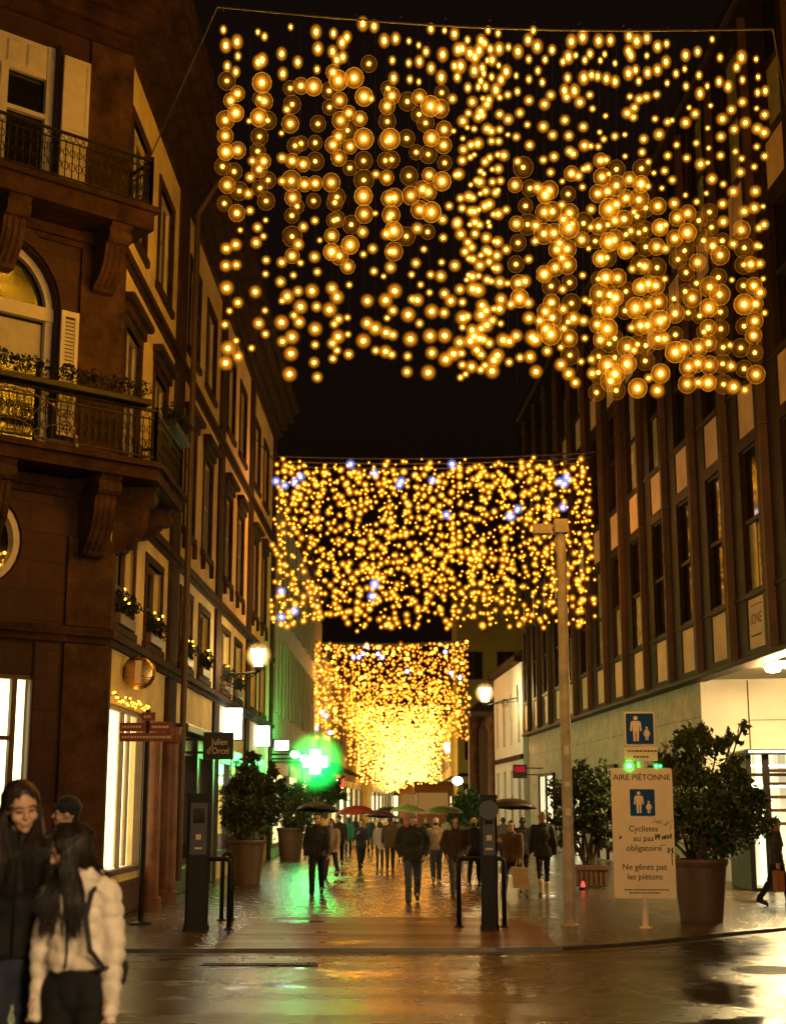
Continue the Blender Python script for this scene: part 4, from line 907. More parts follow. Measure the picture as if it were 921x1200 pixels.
def projecting_sign(name, label, cat, p0, p1, Y, wall_x, body, th=0.08, top=None, frame='sign_black'):
    """flat box sign that sticks out of a facade, seen from the front"""
    a, c = P(p0[0], p1[1], Y), P(p1[0], p0[1], Y)
    t = thing(name, label, cat, (wall_x, Y, (a.z + c.z) / 2))
    b = MB(); b.box(a.x, c.x, Y, Y + th, a.z, c.z); o = b.build('sign_panel', M[body], t)
    b = MB(); e = 0.03
    b.box(a.x - e, c.x + e, Y - 0.012, Y + th + 0.012, c.z + 0.002, c.z + e); b.box(a.x - e, c.x + e, Y - 0.012, Y + th + 0.012, a.z - e, a.z - 0.002); b.box(a.x - e, a.x - 0.002, Y - 0.01, Y + th + 0.01, a.z, c.z); b.box(c.x + 0.002, c.x + e, Y - 0.01, Y + th + 0.01, a.z, c.z)
    b.build('frame', M[frame], t)
    near = a.x if abs(wall_x - a.x) < abs(wall_x - c.x) else c.x
    for z in (a.z + 0.1, c.z - 0.1): b = MB(); b.tube([(wall_x, Y + th / 2, z), (near, Y + th / 2, z)], 0.022, 6); b.build('bracket', M['iron'], t)
    return t, o, a, c
wx = lambda Y: LF.o.x + (Y - LF.o.y) * math.tan(R_(0.69))
t, o, a, c = projecting_sign('shop_sign', 'black projecting shop sign with two lines of pale lettering', 'sign', (240, 860), (272, 888), 27, wx(27), 'sign_black')
for i, wd in enumerate(('Julien', "d'Orcel")):
    text('lettering', wd, 0.175, M['ink_pale'], o, (c.x - 0.255 + (0.0 if i else 0.03), 26.998, c.z - 0.205 - 0.165 * i), (1, 0, 0), (0, 0, 1), ext=0.002, sx=0.80, bold=0.001)
projecting_sign('lightbox_sign', 'white lit lightbox sign nearest the black projecting shop sign', 'sign', (258, 830), (284, 866), 34, wx(34), 'box_white', 0.12, frame='steel')
projecting_sign('lightbox_sign', 'white lit lightbox sign between the lantern and the first planter tree', 'sign', (292, 851), (316, 874), 41, wx(41), 'box_white', 0.12, frame='steel')
projecting_sign('lightbox_sign', 'small white lightbox sign just left of the green cross', 'sign', (322, 868), (338, 879), 45, wx(45), 'box_white', 0.12, frame='steel')
t, o, a, c = projecting_sign('shop_sign', 'small red and white lit shop sign far down the left side', 'sign', (389, 909), (403, 922), 74, wx(74) + 0.6, 'red_glow', 0.1)
b = MB(); b.box(a.x + 0.12, c.x - 0.12, 73.985, 73.995, a.z + 0.2, a.z + 0.34); b.build('lettering', M['box_white'], o)
t, o, a, c = projecting_sign('shop_sign', 'red and black sign projecting from the far end of the office block', 'sign', (602, 897), (616, 911), 54, RF.p(28.6, 0).x, 'sign_black', 0.1, frame='steel')
b = MB(); b.box(a.x + 0.03, c.x - 0.03, 53.98, 53.995, a.z + 0.2, c.z - 0.03); b.build('red_panel', emit('dim red sign', (0.9, 0.03, 0.05), 0.35), o)
# pharmacy cross
cp = P(370, 893, 46.0)
t = thing('green_cross_sign', 'glowing green cross sign projecting from the shuttered house', 'sign', (wx(46), 46, cp.z))
b = MB(); r_, w_2 = 0.38, 0.17
for (x0, x1, z0, z1) in ((-r_, r_, -w_2, w_2), (-w_2, w_2, w_2 + 0.001, r_), (-w_2, w_2, -r_, -w_2 - 0.001)): b.box(cp.x + x0, cp.x + x1, 45.63, 45.77, cp.z + z0, cp.z + z1)
b.build('neon_cross', M['green_glow'], t)
b = MB(); b.ball((cp.x, 45.7, cp.z), 1.05, 28, 16); b.build('glare_ball', M['green_glare'], t, smooth=True, fixn=False)  # added ball that imitates glare, no part of the sign
b = MB(); b.tube([(cp.x, 45.7, cp.z), (cp.x, 46.2, cp.z)], 0.04, 8); b.build('stem', M['iron'], t)
b = MB(); b.tube([(wx(46), 46, cp.z), (cp.x - r_, 46.25, cp.z)], 0.03, 6); b.build('bracket', M['iron'], t)
# white floodlights by the cross and far right
for px_, py_, Y, lab, wl in ((346, 884, 45.0, 'white floodlight on a short arm immediately left of the green cross', wx(45)), (357, 889, 45.6, 'white floodlight touching the green cross sign', wx(45.6)), (536, 915, 88, 'brilliant white shop floodlight far on the right', 4.3)):
    p = P(px_, py_, Y); t = thing('floodlight', lab, 'lamp', (wl, Y, p.z), 'shop floodlights')
    b = MB(); s = 0.16 if Y < 60 else 0.34; b.tube([(wl, Y + 0.1, p.z), (p.x, Y + 0.1, p.z)], 0.025, 6); b.box(p.x - s, p.x + s, Y + 0.002, Y + 0.14, p.z - s * 0.7, p.z + s * 0.7); b.build('housing', M['steel'], t)
    b = MB(); b.lathe([(s * 0.9, 0), (s * 0.8, 0.05), (s * 0.3, 0.08)], (0, 0, 0), 16)
    for v in b.v: v.x, v.y, v.z = v.x + p.x, Y - v.z, v.y * 0.75 + p.z
    b.build('lamp_glass', emit('cold floodlight', (0.75, 0.95, 0.9), 30.0 if Y < 60 else 45.0), t)
# round brass sign
dp = P(163, 788, 22.0)
t = thing('round_sign', 'round brass sign projecting over the bright corner shop window', 'sign', (wx(22), 22, dp.z))
b = MB(); b.lathe([(0.02, 0.05), (0.2, 0.045), (0.25, 0.03), (0.265, 0.0), (0.25, -0.03), (0.2, -0.045), (0.02, -0.05)], (0, 0, 0), 32)
for v in b.v: v.x, v.y, v.z = dp.x + v.x, 22 + v.z, dp.z + v.y
b.build('disc', M['brass'], t, smooth=True)
b = MB(); b.box(dp.x - 0.05, dp.x + 0.05, 21.94, 21.948, dp.z - 0.17, dp.z + 0.18); b.build('emblem', M['ink_pale'], t)
b = MB(); b.tube([(wx(22), 22, dp.z), (dp.x - 0.25, 22, dp.z)], 0.025, 6); b.box(wx(22), wx(22) + 0.03, 21.9, 22.1, dp.z - 0.08, dp.z + 0.08); b.build('bracket', M['iron'], t)
# fairy lights above the shop window
t = thing('fairy_lights', 'short garland of fairy lights along the top of the bright corner shop window', 'fairy lights', LF.p(1.5, 3.2, 0.1))
b = MB(); b.tube([LF.p(0.1 + 0.15 * i, 3.22 + 0.03 * math.sin(i), 0.08) for i in range(21)], 0.012, 4); b.build('wire', M['wire'], t)
for i in range(26): b = MB(); b.ball(LF.p(0.12 + 0.115 * i, 3.2 + 0.06 * random.uniform(-1, 1), 0.1), 0.017, 6, 4); b.build('bulb', M['core_far'], t)

# ------------------------------------------------------------------ flower boxes and balcony decoration
def leafy(mb, c, r, n, size, rn, sq=(1, 1, 1), mats=(0,)):
    for _ in range(n):
        while True:
            d = Vector((rn.uniform(-1, 1), rn.uniform(-1, 1), rn.uniform(-1, 1)))
            if d.length < 1: break
        p = Vector(c) + Vector((d.x * r * sq[0], d.y * r * sq[1], d.z * r * sq[2]))
        leaf(mb, p, size * rn.uniform(0.7, 1.3), rn, rn.choice(mats))
def leaf(mb, p, s, rn, mi=0):
    u = Vector((rn.gauss(0, 1), rn.gauss(0, 1), rn.gauss(0, 1) - 0.2)).normalized(); w = u.orthogonal().normalized(); w = (w * math.cos(a_ := rn.uniform(0, 6.28)) + u.cross(w) * math.sin(a_))
    n = u.cross(w) * (s * 0.12)
    mb.add([p - u * s * 0.5, p + w * s * 0.22 + n, p + u * s * 0.5, p - w * s * 0.22 + n], [(0, 1, 2), (0, 2, 3)], mi)
rn = random.Random(5)
k_ = 0
for (a, c), lab in zip(WN + wins[:4], ('window box of dark foliage at the window right above the round brass sign', 'window box of dark foliage at the second window from the corner pilaster', 'window box of dark foliage at the first townhouse window past the drainpipe', 'window box of dark foliage at the second townhouse window past the drainpipe', 'window box of dark foliage at the townhouse window above the lantern bracket', 'window box of dark foliage at the townhouse window just past the lantern')):
    t = thing('window_box', lab, 'window box', LF.p((a + c) / 2, 4.3, 0.0), 'window boxes of the first floor')
    b = MB(); b.bbox(LF, a + 0.1, c - 0.1, 4.303, 4.47, -0.12, 0.1, 0.01); b.build('trough', M['dark_sash'], t)
    b = MB()
    for i in range(7): leafy(b, LF.p(a + 0.15 + (c - a - 0.3) * i / 6, 4.55 + 0.2 * rn.random(), 0.05), 0.17, 50, 0.08, rn, (1, 1, 1.0))
    b.build('foliage', M['leaf_dark'], t, fixn=False)
    b = MB()
    for i in range(3): b.ball(LF.p(a + 0.2 + (c - a - 0.4) * rn.random(), 4.66 + 0.24 * rn.random(), 0.12), 0.02, 6, 4)
    b.build('fairy_bulb', M['core_far'], t)
b = MB(); rn = random.Random(8)
for F_, rng, o_, lab in ((CF, (-4.6, 0.1), 0.8, 'long trough of dark trailing plants along the lower corner balcony rail'), (LF, (0.5, 1.95), 0.75, 'short trough of dark plants on the street end of the lower balcony')):
    t = thing('balcony_trough', lab, 'planter', F_.p(sum(rng) / 2, 7.36, o_))
    b = MB(); b.bbox(F_, rng[0], rng[1], 7.37, 7.46, o_ - 0.12, o_ + 0.08, 0.01); b.build('trough', M['iron'], t)
    b = MB(); s = rng[0]
    while s < rng[1]:
        leafy(b, F_.p(s, 7.6 + 0.07 * rn.random(), o_ - 0.02), 0.16, 42, 0.08, rn, (1, 1, 0.8)); s += 0.17
    b.build('foliage', M['leaf_dark'], t, fixn=False)
t = thing('fan_decoration', 'pale half wheel decoration fixed to the lower corner balcony railing', 'decoration', CF.p(-2.2, 6.6, 0.76))
b = MB()
for rr, w in ((0.98, 0.014), (0.36, 0.010)):
    b.tube([CF.p(-2.0 + rr * math.cos(a), 6.6 + 0.66 / 0.98 * rr * math.sin(a), 0.76) for a in [PI * k / 20 for k in range(21)]], w, 6)
for k in range(7):
    a = PI * k / 6; b.tube([CF.p(-2.0 + 0.36 * math.cos(a), 6.6 + 0.24 * math.sin(a), 0.76), CF.p(-2.0 + 0.96 * math.cos(a), 6.6 + 0.65 * math.sin(a), 0.76)], 0.008, 5)
b.cur = 1
for k in range(18):
    a = PI * k / 17; b.ball(CF.p(-2.0 + 0.98 * math.cos(a), 6.6 + 0.66 * math.sin(a), 0.78), 0.026, 6, 4)
b.build('wheel', [M['pot'], M['pole_metal']], t)

# ------------------------------------------------------------------ street furniture
def totem(label, p, wide, h, rz, group='dark terminal posts'):
    t = thing('terminal_post', label, 'terminal post', (p.x, p.y, 0), group, rz)
    b = MB(); w, d = wide / 2, wide * 0.42; e = 0.03
    prof = [(-w + e, -d), (w - e, -d), (w, -d + e), (w, d - e), (w - e, d), (-w + e, d), (-w, d - e), (-w, -d + e)]
    vprism(b, prof, 0.0, h - 0.05); vprism(b, [(x * 1.08, y * 1.08) for x, y in prof], h - 0.048, h); vprism(b, [(x * 1.12, y * 1.12) for x, y in prof], 0.001, 0.07)
    b.build('post_body', M['steel'], t, local=True)
    b = MB(); b.box(-w * 0.72, w * 0.72, -d - 0.012, -d - 0.002, h * 0.55, h * 0.93); b.build('panel', M['sign_black'], t, local=True)
    b = MB(); b.box(-w * 0.5, w * 0.5, -d - 0.018, -d - 0.0125, h * 0.78, h * 0.89); b.build('screen', M['glass_dark'], t, local=True)
    b = MB(); b.box(-0.035, 0.035, -d - 0.02, -d - 0.013, h * 0.66, h * 0.70); b.box(-0.05, 0.05, -d - 0.02, -d - 0.013, h * 0.59, h * 0.605); b.build('label_plate', M['ink_pale'], t, local=True)
    return t
totem('dark rectangular terminal post on the left pavement before the first planter', G(230, 1090), 0.31, 1.80, 0.12)
t = totem('dark terminal post in mid street, in front of the man with the white bag', G(574, 1090), 0.225, 1.78, -0.03)
b = MB(); b.lathe([(0.13, -0.03), (0.13, 0.03)], (0, 0, 0), 24)
for v in b.v: v.x, v.y, v.z = v.x, v.z - 0.15, v.y + 1.58
b.build('round_lens', M['sign_black'], t, local=True)
def hoop(label, px0, px1, py, h, dpx=0, depth=0.0):
    a, c = G(px0, py), G(px1, py)
    t = thing('hoop_barrier', label, 'barrier', (a + c) / 2, 'hoop barriers')
    b = MB(); r = 0.06; pts = [a, a + Vector((0, 0, h - r))] + [a + Vector(((c.x - a.x) / abs(c.x - a.x) * r * (1 - math.cos(k)), 0, h - r + r * math.sin(k))) for k in (PI / 6, PI / 3, PI / 2)]
    sx = (c.x - a.x) / abs(c.x - a.x)
    pts += [c + Vector((-sx * r * (1 - math.sin(k)), (0), h - r + r * math.cos(k))) for k in (0, PI / 6, PI / 3, PI / 2)]
    b.tube(pts + [c], 0.032, 10); b.build('tube', M['steel'], t, smooth=True)
    for q in (a, c): b = MB(); b.lathe([(0.07, 0.001), (0.07, 0.012), (0.04, 0.03)], q, 14); b.build('foot_plate', M['steel'], t)
hoop('dark metal hoop barrier round the left terminal post', 219, 268, 1090, 0.93)
hoop('second dark hoop barrier just right of the left terminal post', 259.5, 271, 1079, 0.95)
hoop('dark metal hoop barrier round the terminal post in mid street', 538, 591, 1087, 0.92)
# tall camera post
pb = G(668, 1085); t = thing('camera_post', 'tall slim galvanised post with two boxes on top, right of the street', 'post', pb)
b = MB(); topz = 5.55; lean = Vector((-0.03, 0, 0))
b.lathe([(0.13, 0.0), (0.13, 0.02), (0.09, 0.03), (0.088, 1.0), (0.075, 1.06), (0.072, 5.55)], pb, 18); b.build('pole', M['pole_metal'], t, smooth=False)
b = MB(); b.box(pb.x - 0.10, pb.x + 0.10, pb.y - 0.12, pb.y + 0.12, 5.552, 5.75); b.box(pb.x - 0.40, pb.x - 0.14, pb.y - 0.10, pb.y + 0.10, 5.54, 5.68); b.tube([(pb.x - 0.3, pb.y, 5.61), (pb.x, pb.y, 5.66)], 0.04, 8); b.build('camera_box', M['pole_metal'], t)
b = MB()
for z, c_, h_ in ((1.5, 0, 0.1), (1.9, 0, 0.07), (2.35, 0, 0.12)):
    for k in range(5):
        a0 = -PI / 2 - 0.5 + 0.2 * k; b.quad(pb + Vector((0.0765 * math.cos(a0), 0.0765 * math.sin(a0), z)), pb + Vector((0.0765 * math.cos(a0 + 0.2), 0.0765 * math.sin(a0 + 0.2), z)), pb + Vector((0.0765 * math.cos(a0 + 0.2), 0.0765 * math.sin(a0 + 0.2), z + h_)), pb + Vector((0.0765 * math.cos(a0), 0.0765 * math.sin(a0), z + h_)))
b.build('sticker', M['ink_pale'], t, fixn=False)
# pedestrian zone board
bp = Vector((3.44, 20.1, 0)); t = thing('pedestrian_zone_sign', 'tall white pedestrian area board with blue pictograms, French text and graffiti', 'sign', bp, rz=R_(-2))
b = MB(); b.tube([(0, 0.03, 0), (0, 0.03, 2.88)], 0.045, 12); b.lathe([(0.09, 0.001), (0.09, 0.015), (0.05, 0.03)], (0, 0.03, 0), 14); b.build('post', M['sign_white'], t, local=True)
def rrect(mb, x0, x1, z0, z1, y0, y1, r=0.03):
    pts = []
    for cx_, cz_, a0 in ((x1 - r, z1 - r, 0), (x0 + r, z1 - r, PI / 2), (x0 + r, z0 + r, PI), (x1 - r, z0 + r, 1.5 * PI)):
        pts += [(cx_ + r * math.cos(a0 + PI / 2 * k / 4), cz_ + r * math.sin(a0 + PI / 2 * k / 4)) for k in range(5)]
    n = len(pts); mb.add([(x, y0, z) for x, z in pts] + [(x, y1, z) for x, z in pts], [tuple(range(n)), tuple(range(2 * n - 1, n - 1, -1))] + [(i, (i + 1) % n, n + (i + 1) % n, n + i) for i in range(n)])
def figure(mb, x, z, s, y, child=False):
    """walking-person pictogram"""
    y0, y1 = y, y - 0.003
    def pr(p): n = len(p); mb.add([(x + a * s, y0, z + c * s) for a, c in p] + [(x + a * s, y1, z + c * s) for a, c in p], [tuple(range(n)), tuple(range(2 * n - 1, n - 1, -1))] + [(i, (i + 1) % n, n + (i + 1) % n, n + i) for i in range(n)])
    pr([(0.085 * math.cos(2 * PI * k / 14), 0.9 + 0.085 * math.sin(2 * PI * k / 14)) for k in range(14)])
    if child: pr([(-0.1, 0.78), (0.1, 0.78), (0.27, 0.45), (0.2, 0.42), (0.12, 0.55), (0.22, 0.3), (-0.22, 0.3), (-0.12, 0.55), (-0.2, 0.42), (-0.27, 0.45)])
    else: pr([(-0.15, 0.79), (0.15, 0.79), (0.2, 0.72), (0.23, 0.4), (0.16, 0.4), (0.13, 0.66), (0.12, 0.38), (-0.12, 0.38), (-0.13, 0.66), (-0.16, 0.4), (-0.23, 0.4), (-0.2, 0.72)])
    pr([(-0.12, 0.377 if not child else 0.297), (-0.015, 0.377 if not child else 0.297), (-0.02, 0.0), (-0.1, 0.0)]); pr([(0.015, 0.377 if not child else 0.297), (0.12, 0.377 if not child else 0.297), (0.1, 0.0), (0.02, 0.0)])
b = MB(); rrect(b, -0.42, 0.42, 0.40, 2.15, -0.06, -0.03); board = b.build('board', M['sign_white'], t, local=True)
b = MB(); rrect(b, -0.17, 0.17, 1.50, 1.86, -0.066, -0.0605, 0.015); b.build('blue_panel', M['sign_blue'], board, local=True)
b = MB(); figure(b, -0.05, 1.535, 0.30, -0.0665); figure(b, 0.085, 1.535, 0.17, -0.0665, True); b.build('pictogram', M['sign_white'], board, local=True)
for wd, sz, z in (('AIRE PIÉTONNE', 0.098, 1.985), ('Cyclistes', 0.098, 1.29), ('au pas', 0.098, 1.16), ('obligatoire', 0.098, 1.03), ('Ne gênez pas', 0.098, 0.78), ('les piétons', 0.098, 0.65)):
    text('lettering', wd, sz * 1.14, M['ink'], board, (0.0, -0.0605, z), (1, 0, 0), (0, 0, 1), local=True, ext=0.001, bold=0.0012)
rn = random.Random(2)
for z in (0.505, 0.465):
    b = MB()
    x = -0.28 if z > 0.48 else -0.22
    while x < (0.29 if z > 0.48 else 0.2): l = rn.uniform(0.01, 0.045); b.box(x, x + l, -0.0622, -0.0603, z, z + 0.016); x += l + 0.008
    b.build('lettering', M['ink'], board, local=True)
b = MB()
def scrawl(pts, r): b.tube([(x, -0.0615, z) for x, z in pts], r, 4)
for k, ch in enumerate(([(0, 0), (0.0, 0.07), (0.03, 0.065), (0.03, 0.04), (0.005, 0.035)], [(0, 0), (0.0, 0.06), (0.02, 0.06)], [(0.03, 0.03), (0.0, 0.03), (0.0, 0.0), (0.03, 0.0), (0.03, 0.04)], [(0, 0.0), (0.0, 0.05), (0.03, 0.05), (0.03, 0.0)], [(0.03, 0.07), (0.03, 0.0), (0.0, 0.01), (0.0, 0.035), (0.03, 0.035)])): scrawl([(0.165 + 0.045 * k + x, 1.18 + z + 0.004 * k) for x, z in ch], 0.0085)
scrawl([(0.22, 1.105), (0.30, 1.11)], 0.004)
scrawl([(0.33, 1.0), (0.335, 1.07), (0.36, 1.03), (0.385, 1.075), (0.39, 1.0)], 0.011); scrawl([(0.375, 1.0), (0.378, 0.84)], 0.006); scrawl([(-0.33, 1.19), (-0.31, 1.23), (-0.30, 1.2)], 0.012)
b.build('graffiti', M['ink_black'], board, local=True)
b = MB()
scrawl([(0.13, 1.40), (0.17, 1.46), (0.2, 1.40), (0.24, 1.47), (0.22, 1.39), (0.16, 1.42), (0.26, 1.43)], 0.0035); scrawl([(0.24, 1.40), (0.30, 1.38), (0.34, 1.43), (0.29, 1.36), (0.37, 1.42), (0.38, 1.36), (0.36, 1.30)], 0.003)
b.build('graffiti', M['ink'], board, local=True)
b = MB(); rrect(b, -0.21, 0.21, 2.455, 2.925, -0.045, -0.02, 0.02); tp = b.build('top_plate', M['sign_white'], t, local=True)
b = MB(); rrect(b, -0.19, 0.19, 2.478, 2.90, -0.051, -0.0455, 0.015); b.build('blue_panel', M['sign_blue'], tp, local=True)
b = MB(); figure(b, -0.055, 2.515, 0.355, -0.0515); figure(b, 0.095, 2.53, 0.19, -0.0515, True); b.build('pictogram', M['sign_white'], tp, local=True)
b = MB(); rrect(b, -0.225, 0.235, 2.245, 2.44, -0.045, -0.02, 0.015); sp_ = b.build('small_plate', M['sign_white'], t, local=True)
for z, xe in ((2.37, 0.19), (2.29, 0.1)):
    b = MB()
    x = -0.18 if xe > 0.15 else -0.1
    while x < xe: l = rn.uniform(0.012, 0.04); b.box(x, x + l, -0.0472, -0.0453, z, z + 0.022); x += l + 0.01
    b.build('lettering', M['ink'], sp_, local=True)
for x_, r in ((-0.165, 0.055), (0.21, 0.028), (0.265, 0.022)):
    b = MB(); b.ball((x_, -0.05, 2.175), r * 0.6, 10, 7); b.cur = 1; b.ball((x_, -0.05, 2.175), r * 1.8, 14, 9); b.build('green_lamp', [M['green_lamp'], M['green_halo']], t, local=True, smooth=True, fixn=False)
# direction signs
fp = G(165, 1083); t = thing('direction_sign', 'brown direction sign blades on a thin dark post by the corner shop', 'sign', fp)
b = MB(); b.lathe([(0.16, 0.001), (0.16, 0.02), (0.05, 0.05), (0.038, 0.1), (0.036, 3.0)], fp, 14); b.build('post', M['steel'], t)
for (x0, x1, y0, y1) in ((140, 172, 846, 857), (140, 203, 858, 869), (175, 203, 846, 857), (166, 183, 834, 845)):
    a, c = P(x0, y1, fp.y - 0.05), P(x1, y0, fp.y - 0.05); b = MB(); b.box(a.x + 0.006, c.x - 0.006, fp.y - 0.065, fp.y - 0.045, a.z, c.z - 0.012); bl_ = b.build('blade', M['sign_brown'], t)
    b = MB(); x = a.x + 0.04
    while x < c.x - 0.06: l = rn.uniform(0.015, 0.04); b.box(x, x + l, fp.y - 0.0675, fp.y - 0.0652, a.z + 0.045, a.z + 0.08); x += l + 0.012
    b.build('lettering', M['ink_pale'], bl_)
# little red marker light on the right pavement
rp = G(683, 1043); t = thing('marker_light', 'small glowing red marker light low on the right pavement', 'light', rp)
b = MB(); b.lathe([(0.09, 0.0), (0.08, 0.05), (0.05, 0.06)], rp, 12); b.build('base', M['steel'], t)
b = MB(); b.lathe([(0.045, 0.061), (0.04, 0.11), (0.02, 0.16), (0.01, 0.17)], rp, 12); b.build('lamp_glass', M['red_glow'], t)

# iron covers in the road
mp_ = G(897, 1137, ROADZ); t = thing('manhole_cover', 'round dark iron manhole cover in the wet road at the right', 'manhole cover', mp_)
b = MB(); b.lathe([(0.36, 0.001), (0.36, 0.008), (0.33, 0.010)], mp_, 32); b.build('frame', M['iron'], t)
b = MB(); b.lathe([(0.31, 0.002), (0.31, 0.012), (0.02, 0.012)], mp_, 32)
for k in range(-4, 5): b.box(mp_.x - math.sqrt(0.09 - (k * 0.06) ** 2), mp_.x + math.sqrt(0.09 - (k * 0.06) ** 2), mp_.y + k * 0.06 - 0.012, mp_.y + k * 0.06 + 0.012, mp_.z + 0.0122, mp_.z + 0.018)
b.build('cover', M['iron'], t)
dg = G(305, 1131, ROADZ); t = thing('drain_grate', 'long dark iron drain grate in the road before the left terminal post', 'drain', dg)
b = MB(); b.box(dg.x - 0.62, dg.x + 0.62, dg.y - 0.1, dg.y - 0.07, dg.z + 0.002, dg.z + 0.012); b.box(dg.x - 0.62, dg.x + 0.62, dg.y + 0.07, dg.y + 0.1, dg.z + 0.002, dg.z + 0.012)
for k in range(26): x = dg.x - 0.6 + 1.2 * k / 25; b.box(x - 0.013, x + 0.013, dg.y - 0.068, dg.y + 0.068, dg.z + 0.0022, dg.z + 0.011)
b.build('grille', M['iron'], t)

# ------------------------------------------------------------------ planters
def planted_tree(label, p, pot_r, pot_h, crown, leaves, lsize, seed, trunks=1, square=False, group='planter trees along the street'):
    """crown: list of (dx, dz, radius) leaf clumps seen from the street"""
    rn = random.Random(seed)
    t = thing('potted_shrub', label, 'planter', p, group)
    b = MB()
    if square:
        w = pot_r; b.box(p.x - w, p.x + w, p.y - w, p.y + w, 0.03, pot_h); b.box(p.x - w - 0.03, p.x + w + 0.03, p.y - w - 0.03, p.y + w + 0.03, pot_h - 0.06, pot_h + 0.02)
        for k in range(7): x = p.x - w + 2 * w * (k + 0.5) / 7; b.box(x - 0.025, x + 0.025, p.y - w - 0.018, p.y - w - 0.002, 0.05, pot_h - 0.08)
    else:
        b.lathe([(pot_r * 0.74, 0.0), (pot_r * 0.76, 0.03), (pot_r * 0.96, pot_h - 0.1), (pot_r * 1.0, pot_h - 0.09), (pot_r * 1.04, pot_h - 0.04), (pot_r * 1.02, pot_h), (pot_r * 0.93, pot_h), (pot_r * 0.9, pot_h - 0.06)], p, 36)
    b.build('pot', M['pot'], t, smooth=False)
    b = MB(); b.lathe([(pot_r * 0.89, pot_h - 0.055), (pot_r * 0.5, pot_h - 0.03), (0.02, pot_h - 0.02)], p, 20); b.build('soil', M['soil'], t)
    b = MB(); stems = []
    for k in range(trunks):
        stems.append(p + Vector((rn.uniform(-1, 1) * pot_r * 0.35 * (trunks > 1), rn.uniform(-1, 1) * pot_r * 0.3 * (trunks > 1), pot_h - 0.05)))
    for i, (dx, dz, r) in enumerate(crown):
        s = stems[i % trunks]; e = Vector((p.x + dx, p.y + rn.uniform(-0.3, 0.3) * min(1, pot_r * 2), dz)); mid = s + (e - s) * 0.5 + Vector((rn.uniform(-.08, .08), rn.uniform(-.08, .08), 0.12))
        b.tube(bezier(s, mid, e, 7), [0.032 * (1 - 0.11 * k) for k in range(8)], 6)
        for _ in range(6):
            q = e + Vector((rn.gauss(0, 1), rn.gauss(0, 1), rn.gauss(0.2, 1))).normalized() * r * rn.uniform(0.7, 1.15); b.tube([e + (mid - e) * rn.uniform(0, 0.3), (e + q) / 2 + Vector((0, 0, 0.03)), q], [0.01, 0.007, 0.003], 4)
    b.build('trunk', M['bark'], t)
    b = MB(); tot = sum(c[2] ** 2 for c in crown)
    for dx, dz, r in crown:
        cn = Vector((p.x + dx, p.y + rn.uniform(-0.25, 0.25), dz)); n = int(leaves * r * r / tot)
        tw = [(Vector((rn.gauss(0, 1), rn.gauss(0, 1), rn.gauss(0.1, 1))).normalized(), rn.uniform(0.5, 1.32)) for _ in range(max(8, n // 22))]
        for _ in range(n):
            d, l = rn.choice(tw); q = cn + d * (r * l * rn.uniform(0.35, 1.0)) + Vector((rn.gauss(0, .35), rn.gauss(0, .35), rn.gauss(0, .35))) * r * 0.3
            leaf(b, q, lsize * rn.uniform(0.65, 1.35), rn, 1 if rn.random() < 0.2 else 0)
    b.build('crown', [M['leaf'], M['leaf_dry']], t, fixn=False)
    return t
p = G(822, 1080)
def cr(lst, Y, X): return [((P(x, y, Y).x - X), P(x, y, Y).z, r) for x, y, r in lst]
planted_tree('large bushy evergreen in a tall tapered pot right of the pedestrian board', p, 0.40, 0.88, cr([(805, 900, 0.42), (840, 930, 0.48), (870, 955, 0.42), (800, 960, 0.45), (845, 985, 0.38), (815, 870, 0.3), (845, 872, 0.2), (822, 856, 0.14), (872, 853, 0.10), (862, 866, 0.12), (785, 905, 0.32), (885, 935, 0.24), (895, 965, 0.2), (780, 985, 0.3), (858, 905, 0.25)], p.y, p.x), 9500, 0.10, 41, 2)
p = G(690, 1040)
planted_tree('two stemmed evergreen standing behind the tall camera post', p, 0.34, 0.42, cr([(672, 925, 0.42), (700, 915, 0.4), (690, 960, 0.45), (660, 960, 0.36), (712, 950, 0.36), (655, 930, 0.22), (706, 985, 0.32), (668, 985, 0.3), (676, 902, 0.22), (700, 935, 0.4)], p.y, p.x), 7000, 0.12, 42, 2, square=True)
p = G(287, 1036)
planted_tree('leafy evergreen in a big round pot beside the black projecting sign', p, 0.42, 0.92, cr([(290, 910, 0.36), (312, 925, 0.32), (280, 940, 0.42), (305, 955, 0.42), (322, 945, 0.25), (285, 970, 0.38), (318, 905, 0.18), (296, 890, 0.2), (268, 960, 0.25), (330, 920, 0.14), (272, 925, 0.24)], p.y, p.x), 7000, 0.12, 43, 2)
p = G(340, 1007)
planted_tree('evergreen in a round pot beyond the bigger potted tree on the left', p, 0.42, 0.95, cr([(340, 950, 0.4), (348, 935, 0.4), (333, 930, 0.35), (352, 960, 0.38), (342, 968, 0.35), (356, 945, 0.3)], p.y, p.x), 3500, 0.15, 44, 2)
p = Vector((-2.75, 54, 0))
planted_tree('tall evergreen lit green under the green cross', p, 0.45, 0.9, cr([(372, 925, 0.55), (385, 935, 0.5), (365, 940, 0.5), (380, 915, 0.45), (392, 920, 0.4), (375, 950, 0.5), (388, 905, 0.35), (398, 932, 0.35)], p.y, p.x), 3500, 0.17, 45, 2)
p = G(546, 1000)
planted_tree('dark evergreen in a pot far on the right below the white floodlight', p, 0.45, 0.9, cr([(540, 945, 0.5), (552, 938, 0.5), (560, 948, 0.45), (545, 958, 0.5), (532, 950, 0.35)], p.y, p.x), 2500, 0.18, 46, 2)
